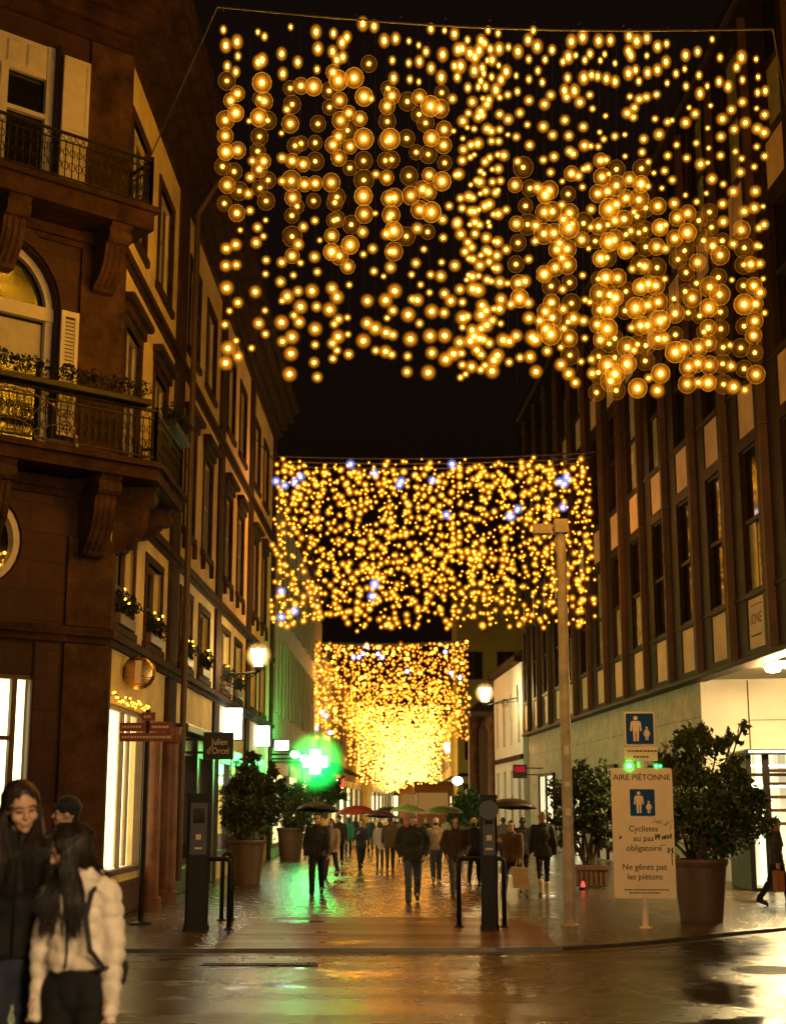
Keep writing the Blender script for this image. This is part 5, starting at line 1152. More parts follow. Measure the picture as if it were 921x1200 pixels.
# ------------------------------------------------------------------ people
def remesh(mb, voxel, smooth=4):
    """union of the closed shapes as one continuous surface; returns (verts, faces)"""
    me = mb.mesh('tmp', [M['skin']]); o = bpy.data.objects.new('tmp', me); COL.objects.link(o)
    md = o.modifiers.new('r', 'REMESH'); md.mode = 'VOXEL'; md.voxel_size = voxel
    if smooth: ms = o.modifiers.new('s', 'SMOOTH'); ms.iterations = smooth; ms.factor = 0.5
    bpy.context.view_layer.update()
    m2 = bpy.data.meshes.new_from_object(o.evaluated_get(bpy.context.evaluated_depsgraph_get()))
    vs = [v.co.copy() for v in m2.vertices]; fs = [tuple(p.vertices) for p in m2.polygons]; ns = [v.normal.copy() for v in m2.vertices]
    bpy.data.objects.remove(o); bpy.data.meshes.remove(me); bpy.data.meshes.remove(m2)
    return vs, fs, ns
HEADS = {}
def head_data(voxel):
    if voxel in HEADS: return HEADS[voxel]
    b = MB()
    b.ball((0, 0.012, 0.022), 0.1, 24, 16, (0.77, 0.95, 0.98)); b.capsule((0, -0.02, 0.02), (0, -0.036, -0.068), 0.070, 0.047, 0.95)
    b.ball((0, -0.060, -0.094), 0.023, 14, 9)
    for s in (-1, 1):
        b.ball((s * 0.034, -0.052, -0.032), 0.031, 14, 9); b.ball((s * 0.0105, -0.092, -0.029), 0.0085, 10, 7); b.ball((s * 0.0765, 0.012, -0.008), 0.023, 12, 8, (0.35, 0.7, 1.25)); b.ball((s * 0.031, -0.072, 0.003), 0.0135, 12, 8, (1.1, 0.8, 0.75))
        b.capsule((s * 0.012, -0.082, 0.030), (s * 0.045, -0.070, 0.028), 0.012, 0.010)
    b.capsule((0, -0.084, 0.012), (0, -0.103, -0.026), 0.008, 0.0115)
    b.capsule((-0.017, -0.081, -0.0575), (0.017, -0.081, -0.0575), 0.0085, 0.0085, 0.9); b.capsule((-0.013, -0.079, -0.070), (0.013, -0.079, -0.070), 0.0085, 0.0085, 0.9)
    b.capsule((0, 0.02, -0.06), (0, 0.03, -0.19), 0.052, 0.056)
    vs, fs, ns = remesh(b, voxel, 3)
    mi = []
    for f in fs:
        c = sum((vs[i] for i in f), Vector()) / len(f); k = 0
        if abs(abs(c.x) - 0.031) < 0.0125 and abs(c.z - 0.002) < 0.0045 + voxel * 0.2 and c.y < -0.066: k = 2
        elif abs(c.x) < 0.021 and -0.079 < c.z < -0.051 and c.y < -0.080: k = 1
        elif 0.015 < abs(c.x) < 0.047 and 0.0225 < c.z < 0.031 and c.y < -0.066: k = 3
        mi.append(k)
    HEADS[voxel] = (vs, fs, mi); return HEADS[voxel]
def hand(mb, wrist, d, side_v, sx, curl=0.5, s=1.0):
    """palm, four curled fingers of different lengths, thumb leaving the side of the palm"""
    d = Vector(d).normalized(); w = Vector(side_v); w = (w - d * w.dot(d)).normalized(); nrm = d.cross(w)          # w: towards the thumb
    palm = wrist + d * 0.085 * s
    mb.capsule(wrist - d * 0.02, palm, 0.027 * s, 0.037 * s, 0.5, 10, side=w)
    for k, L in enumerate((0.072, 0.082, 0.076, 0.058)):
        r0 = palm + w * (0.027 - 0.018 * k) * s; p = [r0]; a = 0.0; dd = d
        for j in range(3):
            a += curl * (0.5 + 0.3 * j); dj = d * math.cos(a) + nrm * math.sin(a); p.append(p[-1] + dj * L * s * (0.42, 0.33, 0.25)[j])
        mb.tube(p, [0.0095 * s, 0.009 * s, 0.008 * s, 0.006 * s], 7)
    t0 = wrist + d * 0.03 * s + w * 0.024 * s; t1 = t0 + (d * 0.5 + w * 0.75 + nrm * 0.2) * 0.035 * s; t2 = t1 + (d * 0.85 + nrm * 0.45) * 0.03 * s
    mb.tube([t0, t1, t2], [0.012 * s, 0.0105 * s, 0.007 * s], 7)
def person(label, loc, h, face, jacket, trousers, shoes='black leather', hair=('short', 'dark hair'), hem=0.86, step=0.35, arms=('down', 'down'), head=(0, 0, 0), vox=0.022, hv=0.012, wid=1.0, quilt=0.0, seed=0, group='people walking in the street', scarf=None, sleeve=0.0, part_=48, boots=None, twist=0.0, lean=0.0, skirt=False, slim=1.0, hoodcol=None, long_len=0.38):
    """face: 0 looks at the camera, 180 walks away. head: yaw, pitch, roll in degrees"""
    rn = random.Random(seed); S = h / 1.75
    if 'street' in group: step *= rn.uniform(1.1, 1.7)
    # joints
    legs = []
    for sx, ph in ((-1, 1), (1, -1)):
        a = step * ph; hip = Vector((sx * 0.088, 0, 0.91)); kb = 0.12 + (0.55 * step if ph < 0 else 0.05)
        knee = hip + Vector((0, -math.sin(a), -math.cos(a))) * 0.43; b_ = a - kb; ank = knee + Vector((0, -math.sin(b_), -math.cos(b_))) * 0.40
        legs.append((sx, hip, knee, ank, b_))
    low = min(l[3].z for l in legs) - 0.085
    for i, l in enumerate(legs): legs[i] = (l[0], l[1] - Vector((0, 0, low)), l[2] - Vector((0, 0, low)), l[3] - Vector((0, 0, low)), l[4])
    dz = -low; up = lambda z: z + dz
    arm = []
    for sx, kind, ph in ((-1, arms[0], -1), (1, arms[1], 1)):
        sh = Vector((sx * 0.185 * wid, 0.01, up(1.42)))
        if kind == 'down': a, ab, e, inn = step * 0.6 * ph, 0.14, 0.25, 0.0
        elif kind == 'pocket': a, ab, e, inn = -0.25, 0.30, 0.75, -0.45
        elif kind == 'hold': a, ab, e, inn = 0.35, 0.18, 1.75, -0.35
        elif kind == 'front': a, ab, e, inn = 0.30, 0.12, 1.15, -0.75
        elif kind == 'hang': a, ab, e, inn = 0.02, 0.09, 0.06, 0.0
        el = sh + Vector((sx * math.sin(ab), -math.sin(a) * math.cos(ab), -math.cos(a) * math.cos(ab))) * 0.285
        f = a + e; fd = Vector((sx * (math.sin(ab) * 0.3 + inn), -math.sin(f), -math.cos(f))).normalized(); wr = el + fd * 0.25
        arm.append((sx, sh, el, wr, fd))
    hc = Vector((0, -0.02, up(1.625))); HR = Matrix.Rotation(R_(head[0]), 3, 'Z') @ Matrix.Rotation(R_(head[1]), 3, 'X') @ Matrix.Rotation(R_(head[2]), 3, 'Y')
    pivot = Vector((0, 0.02, -0.12))
    def ht(v): return hc + pivot + HR @ (Vector(v) - pivot)
    # body: torso and limbs, one surface
    b = MB()
    b.capsule((0, 0, up(0.95)), (0, 0, up(1.10)), 0.135, 0.125, 0.68, 18); b.capsule((0, 0, up(1.10)), (0, 0.005, up(1.33)), 0.125, 0.16, 0.64, 18); b.capsule((-0.13 * wid, 0.01, up(1.40)), (0.13 * wid, 0.01, up(1.40)), 0.062, 0.062); b.capsule((0, 0.012, up(1.38)), (0, 0.01, up(1.52)), 0.07, 0.053)
    for sx, hip, kn, an, b_ in legs:
        b.capsule(hip + Vector((0, 0, 0.02)), kn, 0.082, 0.052); b.capsule(kn, an, 0.053, 0.036); b.capsule(an + Vector((0, 0.02, -0.03)), an + Vector((0, -0.15, -0.055)), 0.034, 0.026)
    for sx, sh, el, wr, fd in arm: b.capsule(sh + Vector((-sx * 0.012, 0, 0)), el, 0.040, 0.037); b.capsule(el, wr, 0.037, 0.027)
    vs, fs, _ = remesh(b, max(vox, 0.012), 3)
    B = MB(); B.add(vs, fs, 0)
    hb = MB()
    for sx, sh, el, wr, fd in arm: hand(hb, wr, fd, (0, -1, 0) if abs(fd.y) < 0.7 else (-sx, 0, 0.3), sx, 0.5)
    B.add(hb.v, hb.f, 0)
    hvs, hfs, hmi = head_data(hv); o0 = len(B.v); B.v += [ht(v) for v in hvs]; B.f += [tuple(i + o0 for i in f) for f in hfs]; B.m += hmi
    def fin(mb, name, mats, parent=None, smooth=True):
        for v in mb.v: v *= S
        o = mb.build(name, mats, parent, local=True, smooth=smooth, fixn=False); return o
    hm = C_(hair[1], HAIRC.get(hair[1], (0.02, 0.012, 0.008)), rough=0.5, sheen=0.0) if hair[0] in ('short', 'long', 'strands', 'bun') else M['eye_dark']
    root = fin(B, 'person', [M['skin'], M['lip'], M['eye_dark'], hm])
    root.location = loc; root.rotation_euler = (R_(lean), 0, R_(face)); tag(root, label, 'person', group)
    # trousers
    b = MB(); b.capsule((0, 0.005, up(0.90)), (0, 0, up(1.04)), 0.155 * wid, 0.145 * wid, 0.72, 18)
    for sx, hip, kn, an, b_ in legs:
        b.capsule(hip + Vector((0, 0, 0.0)), kn, 0.098 * slim, 0.072 * slim); b.capsule(kn, an + Vector((0, 0, 0.0)), 0.072 * slim, 0.058 * slim); b.capsule(an + Vector((0, 0, 0.03)), an + Vector((0, 0, -0.02)), 0.06 * slim, 0.062 * slim)
    vs, fs, ns = remesh(b, vox, 3); b = MB()
    b.add([v + n * (0.010 * mnoise.noise(v * 14 + Vector((seed, 0, 0))) + 0.006 * math.sin(v.z * 60 + 4 * mnoise.noise(v * 7)) * (1 if v.z < up(0.6) else 0.3)) for v, n in zip(vs, ns)], fs); fin(b, 'trousers', [trousers], root)
    # shoes
    for sx, hip, kn, an, b_ in legs:
        b = MB(); t_ = R_(-10) if b_ > -0.1 else R_(28) * min(1, step * 3); fw = Vector((0, -math.cos(t_), -math.sin(t_)))
        b.capsule(an + Vector((0, 0.03, -0.035)), an + Vector((0, 0.0, -0.04)) + fw * 0.15, 0.047, 0.040, 0.85, 12); b.capsule(an + Vector((0, 0.0, 0.02 if not boots else 0.16)), an + Vector((0, 0.015, -0.03)), 0.05 if not boots else 0.068, 0.05, 1, 12)
        b.capsule(an + Vector((0, 0.04, -0.066)), an + Vector((0, 0, -0.068)) + fw * 0.16, 0.046, 0.042, 0.35, 12, side=(1, 0, 0))
        fin(b, 'shoe' if not boots else 'boot', [C_(shoes, SHOEC.get(shoes, (0.02, 0.016, 0.014)), rough=0.5, sheen=0)], root)
    # jacket
    b = MB(); hz = up(hem); wj = wid
    pr = [(0.012, hz), (0.186 * wj, hz), (0.190 * wj, hz + 0.03), (0.180 * wj, up(max(hem + 0.1, 0.98))), (0.168 * wj, up(1.10)), (0.186 * wj, up(1.28)), (0.178 * wj, up(1.38)), (0.120, up(1.455)), (0.078, up(1.495)), (0.074, up(1.54)), (0.012, up(1.545))]
    b.lathe(pr, (0, 0.008, 0), 28, 0.70)
    b.capsule((-0.15 * wj, 0.01, up(1.395)), (0.15 * wj, 0.01, up(1.395)), 0.082, 0.082)
    for sx, sh, el, wr, fd in arm:
        b.capsule(sh + Vector((-sx * 0.02, 0, -0.012)), el, 0.078 * wj, 0.062 * wj); b.capsule(el, wr - fd * 0.01, 0.063 * wj, 0.050 * wj)
        b.capsule(wr - fd * 0.03, wr + fd * (0.005 + sleeve), 0.047 * wj, 0.045 * wj)
    if hair[0] == 'hood':
        b.ball(ht((0, 0.045, 0.02)), 0.125, 18, 12, (0.92, 0.88, 1.02)); b.capsule(ht((0, 0.05, -0.06)), (0, 0.05, up(1.45)), 0.095, 0.1)
    else: b.capsule((-0.05, 0.07, up(1.475)), (0.05, 0.07, up(1.475)), 0.05, 0.05)
    vs, fs, ns = remesh(b, vox, 4); out = []
    for v, n in zip(vs, ns):
        d = 0.014 * mnoise.noise(v * 9 + Vector((seed * 3.1, 0, 0))) + 0.007 * mnoise.noise(v * 22)
        if quilt:
            q_ = None
            for sx, sh, el, wr, fd in arm:
                for p0, p1, base in ((sh, el, 0.0), (el, wr, 0.285)):
                    t_ = max(0, min(1, (v - p0).dot(p1 - p0) / (p1 - p0).length_squared)); dist = (v - (p0 + (p1 - p0) * t_)).length
                    if dist < 0.095 and abs(v.x) > 0.155 * wj: q_ = base + t_ * (p1 - p0).length
            if q_ is None: q_ = v.z + 0.02 * mnoise.noise(Vector((v.x * 6, v.y * 6, 0))) + 0.05 * v.x
            d += quilt * (abs(math.sin(PI * q_ / 0.078)) ** 0.6 - 0.72) + quilt * 0.35 * mnoise.noise(Vector((v.x * 26, v.y * 26, v.z * 12 + seed)))
        out.append(v + n * d)
    b = MB(); b.add(out, fs); jk = fin(b, 'jacket', [jacket], root)
    b = MB(); zz = up(1.50)
    b.tube([(0.004, -0.055, up(1.52)), (0.004, -0.118, up(1.40)), (0.003, -0.138 * min(1, wj), up(1.27)), (0.0, -0.125 * wj, up(1.10)), (0, -0.137 * wj, hz + 0.02)], 0.006, 5); fin(b, 'zip', [M['steel']], jk)
    # hair and headwear
    hk = hair[0]
    if hk in ('short', 'long', 'strands', 'bun'):
        b = MB(); b.ball((0, 0.026 if hk != 'strands' else 0.021, 0.039), 0.1, 22, 14, (0.84, 0.95, 0.98))
        if hk != 'strands':
            b.capsule((0, 0.06, 0.02), (0, 0.065, -0.06), 0.075, 0.05 if hk != 'long' else 0.07, 0.7)
            for s in (-1, 1): b.capsule((s * 0.07, 0.0, 0.03), (s * 0.074, 0.01, -0.02), 0.022, 0.015)
        if hk == 'long':
            b.capsule((0, 0.075, 0.0), (0, 0.115, -long_len), 0.085, 0.06, 0.5)
            for s in (-1, 1): b.capsule((s * 0.07, 0.0, 0.03), (s * 0.085, 0.0, -0.2), 0.030, 0.028)
        if hk == 'bun': b.ball((0, 0.11, 0.09), 0.042, 12, 8)
        vs, fs, ns = remesh(b, 0.011, 2); b = MB(); b.add([ht(v + n * 0.006 * mnoise.noise(Vector((v.x * 60, v.y * 60, v.z * 15)))) for v, n in zip(vs, ns)], fs)
        if hk == 'strands':
            for i in range(900):
                sd = rn.choice((-1, 1)); phi = R_(rn.uniform(part_, 180)); y0 = rn.uniform(-0.066, 0.10); tz = 0.125 - 2.2 * max(0, abs(y0 - 0.02) - 0.03) ** 1.4 * 3
                ex, ey = sd * math.sin(phi) * 0.094, 0.02 - math.cos(phi) * 0.098
                p = []; L = long_len * rn.uniform(0.8, 1.12); k1 = rn.gauss(0, 0.02); wv = rn.uniform(0, 6)
                for j in range(5):
                    t_ = j / 4; an = t_ * PI / 2
                    p.append(Vector((ex * math.sin(an) * (1.0), y0 * math.cos(an) + ey * math.sin(an), 0.01 + (tz - 0.01) * math.cos(an) + 0.0)) * (1.0 + rn.uniform(0.0, 0.05)))
                front = phi < R_(100); q0 = p[-1]; tx = sd * rn.uniform(0.035, 0.15); ty = -rn.uniform(0.135, 0.165) if front else rn.uniform(0.12, 0.17)
                P0 = [ht(q) for q in p]; base = P0[-1]
                for j in range(1, 8):
                    t_ = j / 7; m_ = min(1, max(0, (t_ * L - 0.05) / 0.2)); m_ = m_ * m_ * (3 - 2 * m_)
                    P0.append(Vector((base.x + (tx - base.x) * m_ * 0.6 + k1 * t_ + 0.012 * math.sin(wv + 6 * t_), base.y + (ty - base.y) * m_, base.z - L * t_)))
                r0 = rn.uniform(0.0018, 0.0045); b.tube(P0, [r0] * 9 + [r0 * 0.8, r0 * 0.6, r0 * 0.25], 3, cap=False)
        fin(b, 'hair', [hm], root)
    if hk in ('beanie', 'cap'):
        b = MB()
        if hk == 'beanie': b.ball((0, 0.018, 0.045), 0.1, 20, 12, (0.88, 1.02, 0.98)); b.lathe([(0.092, 0.0), (0.096, 0.015), (0.094, 0.045), (0.086, 0.05)], (0, 0.014, 0.03), 24, 1.15)
        else:
            b.ball((0, 0.02, 0.045), 0.1, 20, 12, (0.86, 1.0, 0.92)); b.capsule((0, -0.06, 0.05), (0, -0.135, 0.04), 0.062, 0.05, 0.12)
        for v in b.v: v.xyz = ht(v)
        fin(b, 'beanie' if hk == 'beanie' else 'cap', [C_(hair[1], HAIRC.get(hair[1], (0.02, 0.018, 0.02)))], root)
        b = MB(); b.capsule((0, 0.065, 0.0), (0, 0.06, -0.055), 0.06, 0.045, 0.7)
        for v in b.v: v.xyz = ht(v)
        fin(b, 'hair', [C_('dark hair', HAIRC['dark hair'], rough=0.5, sheen=0)], root)
    if scarf:
        b = MB(); b.lathe([(0.07, -0.04), (0.105, -0.02), (0.11, 0.03), (0.085, 0.06), (0.07, 0.05)], (0, 0.0, up(1.50)), 20, 0.92); b.capsule((0.05, -0.1, up(1.48)), (0.06, -0.155, up(1.22)), 0.04, 0.045, 0.4)
        fin(b, 'scarf', [scarf], root)
    root['_hands'] = 0; del root['_hands']
    MW = Matrix.Translation(loc) @ Matrix.Rotation(R_(face), 4, 'Z') @ Matrix.Rotation(R_(lean), 4, 'X')
    return root, [MW @ ((wr + fd * 0.06) * S) for sx, sh, el, wr, fd in arm], MW
HAIRC = {'dark hair': (0.014, 0.009, 0.006), 'dark brown hair': (0.022, 0.012, 0.007), 'brown hair': (0.045, 0.022, 0.010), 'blond hair': (0.32, 0.19, 0.08), 'grey hair': (0.22, 0.2, 0.17), 'black beanie': (0.012, 0.011, 0.012), 'white cap': (0.6, 0.56, 0.5), 'grey beanie': (0.2, 0.19, 0.18), 'dark cap': (0.02, 0.02, 0.02), 'yellow hood': (0.5, 0.35, 0.03)}
SHOEC = {'black leather': (0.015, 0.013, 0.012), 'pale boots': (0.55, 0.45, 0.28), 'white trainers': (0.6, 0.58, 0.54), 'brown boots': (0.10, 0.055, 0.03)}
BLK = C_('black padded', (0.007, 0.0065, 0.0065), rough=0.7); DRK = C_('dark wool', (0.022, 0.018, 0.016)); BRN = C_('brown coat', (0.085, 0.045, 0.022)); PALE = C_('pale quilted', (0.80, 0.70, 0.58), rough=0.6)
GRY = C_('grey coat', (0.12, 0.11, 0.10)); BEI = C_('beige coat', (0.40, 0.30, 0.20)); JEAN = C_('blue denim', (0.055, 0.075, 0.12)); DJEAN = C_('dark denim', (0.022, 0.026, 0.036)); BPANT = C_('black trousers', (0.006, 0.0055, 0.0055), rough=0.95, sheen=0.0); GPANT = C_('grey trousers', (0.06, 0.055, 0.05)); TEAL = C_('teal coat', (0.02, 0.07, 0.065)); WHT = C_('white jacket', (0.5, 0.45, 0.38)); YEL = C_('yellow jacket', (0.45, 0.3, 0.03)); NAVY = C_('navy coat', (0.015, 0.02, 0.04)); RUST = C_('rust jacket', (0.28, 0.09, 0.03))

def walker(label, fx, fy, hy, face, jacket, trousers, **k):
    g = G(fx, fy); h = P(fx, hy, g.y).z
    return person(label, g, h, face, jacket, trousers, seed=int(fx * 7 + fy), **k)
W = {}
W['green'] = walker('person in a black jacket walking in front of the green glow on the left', 371, 1050, 951, 0, BLK, BPANT, step=0.28, hem=0.84, wid=1.08, hair=('short', 'dark hair'))
W['b'] = walker('person in a pale jacket just behind the black jacket in the green glow', 388, 1030, 957, -10, BEI, DJEAN, step=0.3, hem=0.80, hair=('long', 'dark hair'))
W['c'] = walker('person in a dark cap and dark coat, third from the left in the crowd', 397, 1016, 953, 0, DRK, BPANT, step=0.3, hem=0.78, wid=1.06, hair=('cap', 'dark cap'))
W['d'] = walker('person in dark clothes holding the red umbrella', 423, 1021, 957, 8, NAVY, BPANT, step=0.35, hem=0.80, arms=('hold', 'down'), hair=('short', 'dark hair'))
W['e'] = walker('person in a white coat seen from behind under the purple umbrella', 445, 1017, 962, 180, WHT, GPANT, step=0.25, hem=0.70, hair=('long', 'brown hair'))
W['f'] = walker('person in a brown coat walking away beside the white coat', 457, 1020, 956, 180, BRN, DRK, step=0.3, hem=0.74, wid=1.06, hair=('short', 'brown hair'))
W['man'] = walker('person in a long black coat and blue jeans walking at the camera in mid street', 484, 1058, 950, 0, BLK, JEAN, step=0.26, hem=0.80, wid=1.22, arms=('pocket', 'pocket'), hair=('beanie', 'grey beanie'), slim=1.1)
W['g'] = walker('person in a beige jacket and wide jeans walking away with a white cap', 511, 1034, 957, 180, BEI, JEAN, step=0.3, hem=0.88, hair=('cap', 'white cap'), slim=1.15, shoes='white trainers')
W['h'] = walker('person in a dark brown coat facing the camera right of the beige jacket', 534, 1050, 957, 4, C_('dark brown coat', (0.04, 0.022, 0.012)), GPANT, step=0.3, hem=0.82, wid=1.15, arms=('pocket', 'pocket'), hair=('hood', 'hood'))
W['i'] = walker('person with a yellow hood half hidden behind the mid street terminal post', 556, 1036, 957, 170, NAVY, BPANT, step=0.25, hem=0.84, hair=('beanie', 'yellow hood'))
W['j'] = walker('person in a brown jacket carrying a white bag right of the mid street terminal post', 600, 1052, 957, -20, BRN, BPANT, step=0.34, hem=0.86, wid=1.15, arms=('hold', 'down'), hair=('short', 'dark hair'))
W['k'] = walker('person in a black coat behind the person with the white bag', 613, 1034, 957, 175, BLK, BPANT, step=0.2, hem=0.74, wid=1.05, hair=('short', 'dark hair'))
W['l'] = walker('blond person in a dark coat and pale boots walking away on the right', 637, 1049, 951, 180, BLK, BPANT, step=0.14, hem=0.80, wid=1.1, hair=('bun', 'blond hair'), shoes='pale boots', boots=True, slim=0.85)
W['r'] = walker('person in a dark jacket with an orange bag at the right edge by the entrance', 912, 1062, 957, 90, DRK, BPANT, step=0.2, hem=0.84, hair=('short', 'brown hair'), scarf=RUST)
far = [(408, 1003, TEAL, 'teal coat left of the red umbrella', 'long', 180), (434, 1000, NAVY, 'navy coat beyond the red umbrella', 'short', 0), (470, 1006, RUST, 'rust coloured coat left of the man in blue jeans', 'long', 180), (499, 1002, DRK, 'dark coat between the blue jeans and the beige jacket', 'short', 0), (524, 1000, BEI, 'pale coat far behind the dark brown coat', 'short', 180), (571, 1010, TEAL, 'teal coat just left of the white bag', 'long', 0), (590, 1014, GRY, 'grey coat under the dark patterned umbrella', 'short', 180), (463, 992, BRN, 'brown coat in the middle of the far crowd', 'short', 0), (545, 997, GRY, 'grey coat near the dark potted evergreen', 'short', 0), (416, 990, BLK, 'black coat at the far left of the crowd', 'short', 180)]
for fx, fy, jk, d, hr, fc in far:
    walker('distant person in a ' + d, fx, fy, 957, fc, jk, BPANT, step=0.28, hem=0.74, hair=(hr, 'dark hair'), vox=0.03, hv=0.014)
# bags and umbrellas
hp = W['j'][1][1]
t = thing('shopping_bag', 'pale paper shopping bag held by the person in the brown jacket', 'bag', (hp.x, hp.y, hp.z - 0.5))
b = MB(); b.hexa([(hp.x - 0.13, hp.y - 0.05, hp.z - 0.47), (hp.x + 0.15, hp.y - 0.05, hp.z - 0.5), (hp.x + 0.15, hp.y + 0.05, hp.z - 0.5), (hp.x - 0.13, hp.y + 0.05, hp.z - 0.47), (hp.x - 0.16, hp.y - 0.06, hp.z - 0.1), (hp.x + 0.13, hp.y - 0.06, hp.z - 0.13), (hp.x + 0.13, hp.y + 0.06, hp.z - 0.13), (hp.x - 0.16, hp.y + 0.06, hp.z - 0.1)]); b.build('bag_body', C_('pale paper', (0.62, 0.5, 0.36), sheen=0), t)
b = MB()
for y_ in (-0.05, 0.05): b.tube([(hp.x - 0.09, hp.y + y_, hp.z - 0.11), (hp.x - 0.05, hp.y + y_ * 0.5, hp.z + 0.01), (hp.x + 0.03, hp.y + y_ * 0.5, hp.z + 0.0), (hp.x + 0.07, hp.y + y_, hp.z - 0.12)], 0.006, 5)
b.build('handle', C_('pale paper', (0.62, 0.5, 0.36)), t)
hp = W['r'][1][0]
t = thing('shopping_bag', 'orange bag hanging beside the person at the right edge', 'bag', (hp.x, hp.y, hp.z - 0.4))
b = MB(); b.box(hp.x - 0.06, hp.x + 0.06, hp.y - 0.15, hp.y + 0.15, hp.z - 0.42, hp.z - 0.1); b.build('bag_body', RUST, t)
b = MB(); b.tube([(hp.x, hp.y - 0.1, hp.z - 0.1), (hp.x, hp.y - 0.03, hp.z + 0.02), (hp.x, hp.y + 0.03, hp.z + 0.02), (hp.x, hp.y + 0.1, hp.z - 0.1)], 0.008, 5); b.build('handle', RUST, t)
def umbrella(label, px, py, Y, rad, col, handp=None, tilt=0.0):
    c = P(px, py, Y); t = thing('umbrella', label, 'umbrella', c, 'umbrellas over the crowd', 0); t.rotation_euler = (R_(-tilt), R_(tilt * 0.5), 0)
    b = MB(); n = 8; m_ = 4; rings = 6; vs = [(0, 0, rad * 0.42)]
    for i in range(1, rings + 1):
        r = rad * math.sin(PI / 2 * 0.92 * i / rings); z = rad * 0.42 * math.cos(PI / 2 * 0.95 * i / rings)
        for k in range(n * m_):
            a = 2 * PI * k / (n * m_); f = abs(math.sin(a * n / 2)); rr = r * (1 - 0.055 * f * (i / rings)); vs.append((rr * math.cos(a), rr * math.sin(a), z - 0.0 * f + 0.02 * f * (i / rings) * rad))
    N_ = n * m_; fs = [(0, 1 + k, 1 + (k + 1) % N_) for k in range(N_)]
    for i in range(rings - 1):
        for k in range(N_): o = 1 + i * N_; fs.append((o + k, o + N_ + k, o + N_ + (k + 1) % N_, o + (k + 1) % N_))
    b.add(vs, fs); cn = b.build('canopy', col, t, local=True, smooth=True, fixn=False); sm = cn.modifiers.new('thickness', 'SOLIDIFY'); sm.thickness = 0.006
    b = MB(); b.tube([(0, 0, rad * 0.42 + 0.06), (0, 0, -0.45)], 0.007, 6); b.tube([(0, 0, -0.45), (0, 0, -0.55)], 0.014, 8); b.build('shaft', M['steel'], t, local=True)
    for k in range(n):
        a = 2 * PI * k / n; b = MB(); b.tube([(rad * math.sin(PI / 2 * .92 * i / 6) * math.cos(a) * 0.985, rad * math.sin(PI / 2 * .92 * i / 6) * math.sin(a) * 0.985, rad * 0.42 * math.cos(PI / 2 * .95 * i / 6) - 0.01) for i in range(7)], 0.004, 4); b.build('rib', M['steel'], t, local=True)
UB = lambda n, c: C_('umbrella ' + n, c, rough=0.55, sheen=0)
umbrella('black umbrella over the people in the green glow', 372, 951, 33, 0.48, UB('black', (0.015, 0.016, 0.015)), tilt=6)
hp = W['d'][1][0]; q = P(418, 954, hp.y); umbrella('dark red umbrella held above the person in dark clothes', 417, 954, 38.5, 0.52, UB('red', (0.26, 0.03, 0.02)), tilt=-4)
umbrella('purple umbrella over the person in the white coat', 446, 958, 42, 0.46, UB('purple', (0.10, 0.035, 0.05)), tilt=5)
umbrella('tan umbrella behind the head of the man in blue jeans', 478, 952, 50, 0.62, UB('tan', (0.34, 0.22, 0.09)))
umbrella('olive umbrella left of the mid street terminal post', 521, 954, 47, 0.62, UB('olive', (0.12, 0.11, 0.03)))
umbrella('dark patterned umbrella above the person with the white bag', 600, 948, 27.2, 0.46, UB('brown', (0.055, 0.035, 0.02)), tilt=4)
umbrella('small dark umbrella far behind the white coat', 456, 952, 56, 0.55, UB('dark', (0.03, 0.025, 0.022)))
# foreground
w1 = person('tall long haired person in a black zipped jacket looking down, left foreground', (-1.95, 7.65, ROADZ), 1.81, 8, BLK, JEAN, hair=('strands', 'dark brown hair'), hem=0.88, step=0.10, arms=('pocket', 'hang'), head=(22, 16, -8), vox=0.0125, hv=0.0052, wid=1.12, seed=3, group='people standing in the left foreground', long_len=0.40, part_=64)
w2 = person('dark haired person in a pale quilted jacket and black trousers, left foreground', (-1.50, 7.05, ROADZ), 1.60, -14, PALE, BPANT, hair=('strands', 'dark hair'), hem=1.0, step=0.05, arms=('hang', 'hang'), head=(-62, 22, 4), vox=0.0115, hv=0.0055, wid=0.94, sleeve=0.10, quilt=0.013, seed=4, group='people standing in the left foreground', long_len=0.40)
w3 = person('person in a black beanie seen in profile behind the two in the left foreground', (-2.54, 11.4, ROADZ), 1.745, -80, DRK, BPANT, hair=('beanie', 'black beanie'), hem=0.84, step=0.2, arms=('pocket', 'pocket'), vox=0.018, hv=0.007, seed=5, group='people standing in the left foreground', scarf=C_('dark scarf', (0.03, 0.02, 0.02)))
t = thing('shoulder_bag', 'thin black bag strap and small bag worn over the pale quilted jacket', 'bag', (-1.50, 7.05, 0.8))
b = MB(); S_ = 1.60 / 1.75
mw = w2[2]
b.tube([mw @ Vector(p) * 1.0 for p in [Vector((0.13, 0.02, 1.47)) * S_, Vector((0.115, -0.10, 1.40)) * S_, Vector((0.12, -0.165, 1.28)) * S_, Vector((0.15, -0.165, 1.12)) * S_, Vector((0.195, -0.10, 1.03)) * S_, Vector((0.20, 0.06, 1.01)) * S_]], 0.013, 6); b.build('strap', BLK, t)
b = MB(); c = mw @ (Vector((0.185, 0.10, 0.99)) * S_); b.capsule(c + Vector((0.0, 0.03, -0.04)), c + Vector((0.01, 0.02, 0.02)), 0.035, 0.04, 0.5); b.build('bag_body', BLK, t)
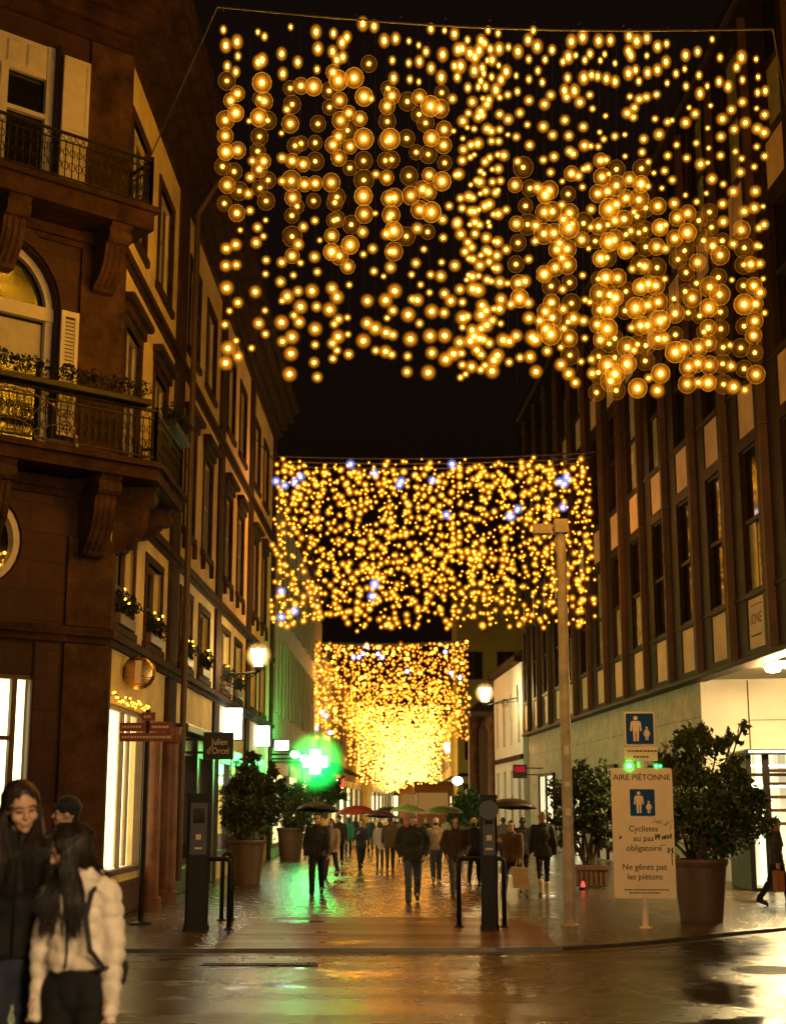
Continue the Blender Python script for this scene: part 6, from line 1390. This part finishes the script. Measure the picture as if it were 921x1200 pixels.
# ------------------------------------------------------------------ light, sky, camera
wd = bpy.data.worlds.new('World'); sc.world = wd; wd.use_nodes = True; nt = wd.node_tree
bg = nt.nodes.get('Background') or nt.nodes.new('ShaderNodeBackground')
sky = nt.nodes.new('ShaderNodeTexSky'); sky.sky_type = 'NISHITA'; sky.sun_disc = False; sky.sun_elevation = R_(-4.0); sky.sun_rotation = R_(180)
mx = nt.nodes.new('ShaderNodeMix'); mx.data_type = 'RGBA'; mx.blend_type = 'ADD'; mx.inputs[0].default_value = 1.0
mx.inputs[7].default_value = (0.075, 0.034, 0.012, 1)          # town glow on the low cloud
nt.links.new(sky.outputs[0], mx.inputs[6]); nt.links.new(mx.outputs[2], bg.inputs['Color']); bg.inputs['Strength'].default_value = 0.05
# assumed street lamps, unseen, added to light the foreground, behind the photographer
def assumed_lamp(label, x, y, z, power):
    t = thing('assumed_lamp', label, 'lamp', (x, y, 0), 'assumed unseen street lamps behind the camera')
    b = MB(); b.lathe([(0.16, ROADZ), (0.16, 0.3), (0.08, 0.5), (0.055, z - 0.5), (0.05, z - 0.25), (0.12, z - 0.2)], (x, y, 0), 14); b.build('pole', M['iron'], t)
    b = MB(); b.lathe([(0.10, -0.2), (0.2, 0.1), (0.21, 0.2)], (x, y, z), 14); b.build('lamp_glass', emit('assumed near lamp', (1.0, 0.66, 0.32), power), t)
    b = MB(); b.lathe([(0.24, 0.21), (0.15, 0.32), (0.03, 0.42)], (x, y, z), 14); b.build('lamp_cap', M['iron'], t)
assumed_lamp('assumed unseen street lamp added to light the foreground, right of the photographer', 0.8, -0.6, 3.7, 560.0)  # out-of-view lamp, assumed from the light on the foreground people
assumed_lamp('second assumed unseen street lamp added to light the sign board, further right of the photographer', 6.5, -4.0, 5.2, 1600.0)  # another assumed lamp out of view, added to brighten the pedestrian board
cam = bpy.data.cameras.new('Camera'); co = bpy.data.objects.new('Camera', cam); COL.objects.link(co)
co.location = (0, 0, CAMH); co.rotation_euler = (PI / 2 + TH, 0, 0)
cam.sensor_fit = 'VERTICAL'; cam.sensor_height = 36; cam.sensor_width = 36; cam.lens = 36 * 1667 / 1200.0; cam.clip_end = 1500; cam.clip_start = 0.05
cam.dof.use_dof = True; cam.dof.focus_distance = 20.0; cam.dof.aperture_fstop = 2.0
sc.camera = co
sc.render.engine = 'CYCLES'
cy = sc.cycles
cy.use_denoising = True; cy.max_bounces = 6; cy.diffuse_bounces = 3; cy.glossy_bounces = 3; cy.transmission_bounces = 4; cy.transparent_max_bounces = 48
cy.sample_clamp_indirect = 3.0; cy.sample_clamp_direct = 0; cy.caustics_reflective = False; cy.caustics_refractive = False; cy.use_light_tree = True; cy.blur_glossy = 0.5
sc.view_settings.view_transform = 'Standard'; sc.view_settings.look = 'None'; sc.view_settings.exposure = 0.25; sc.view_settings.gamma = 1.0; sc.view_settings.use_curve_mapping = False
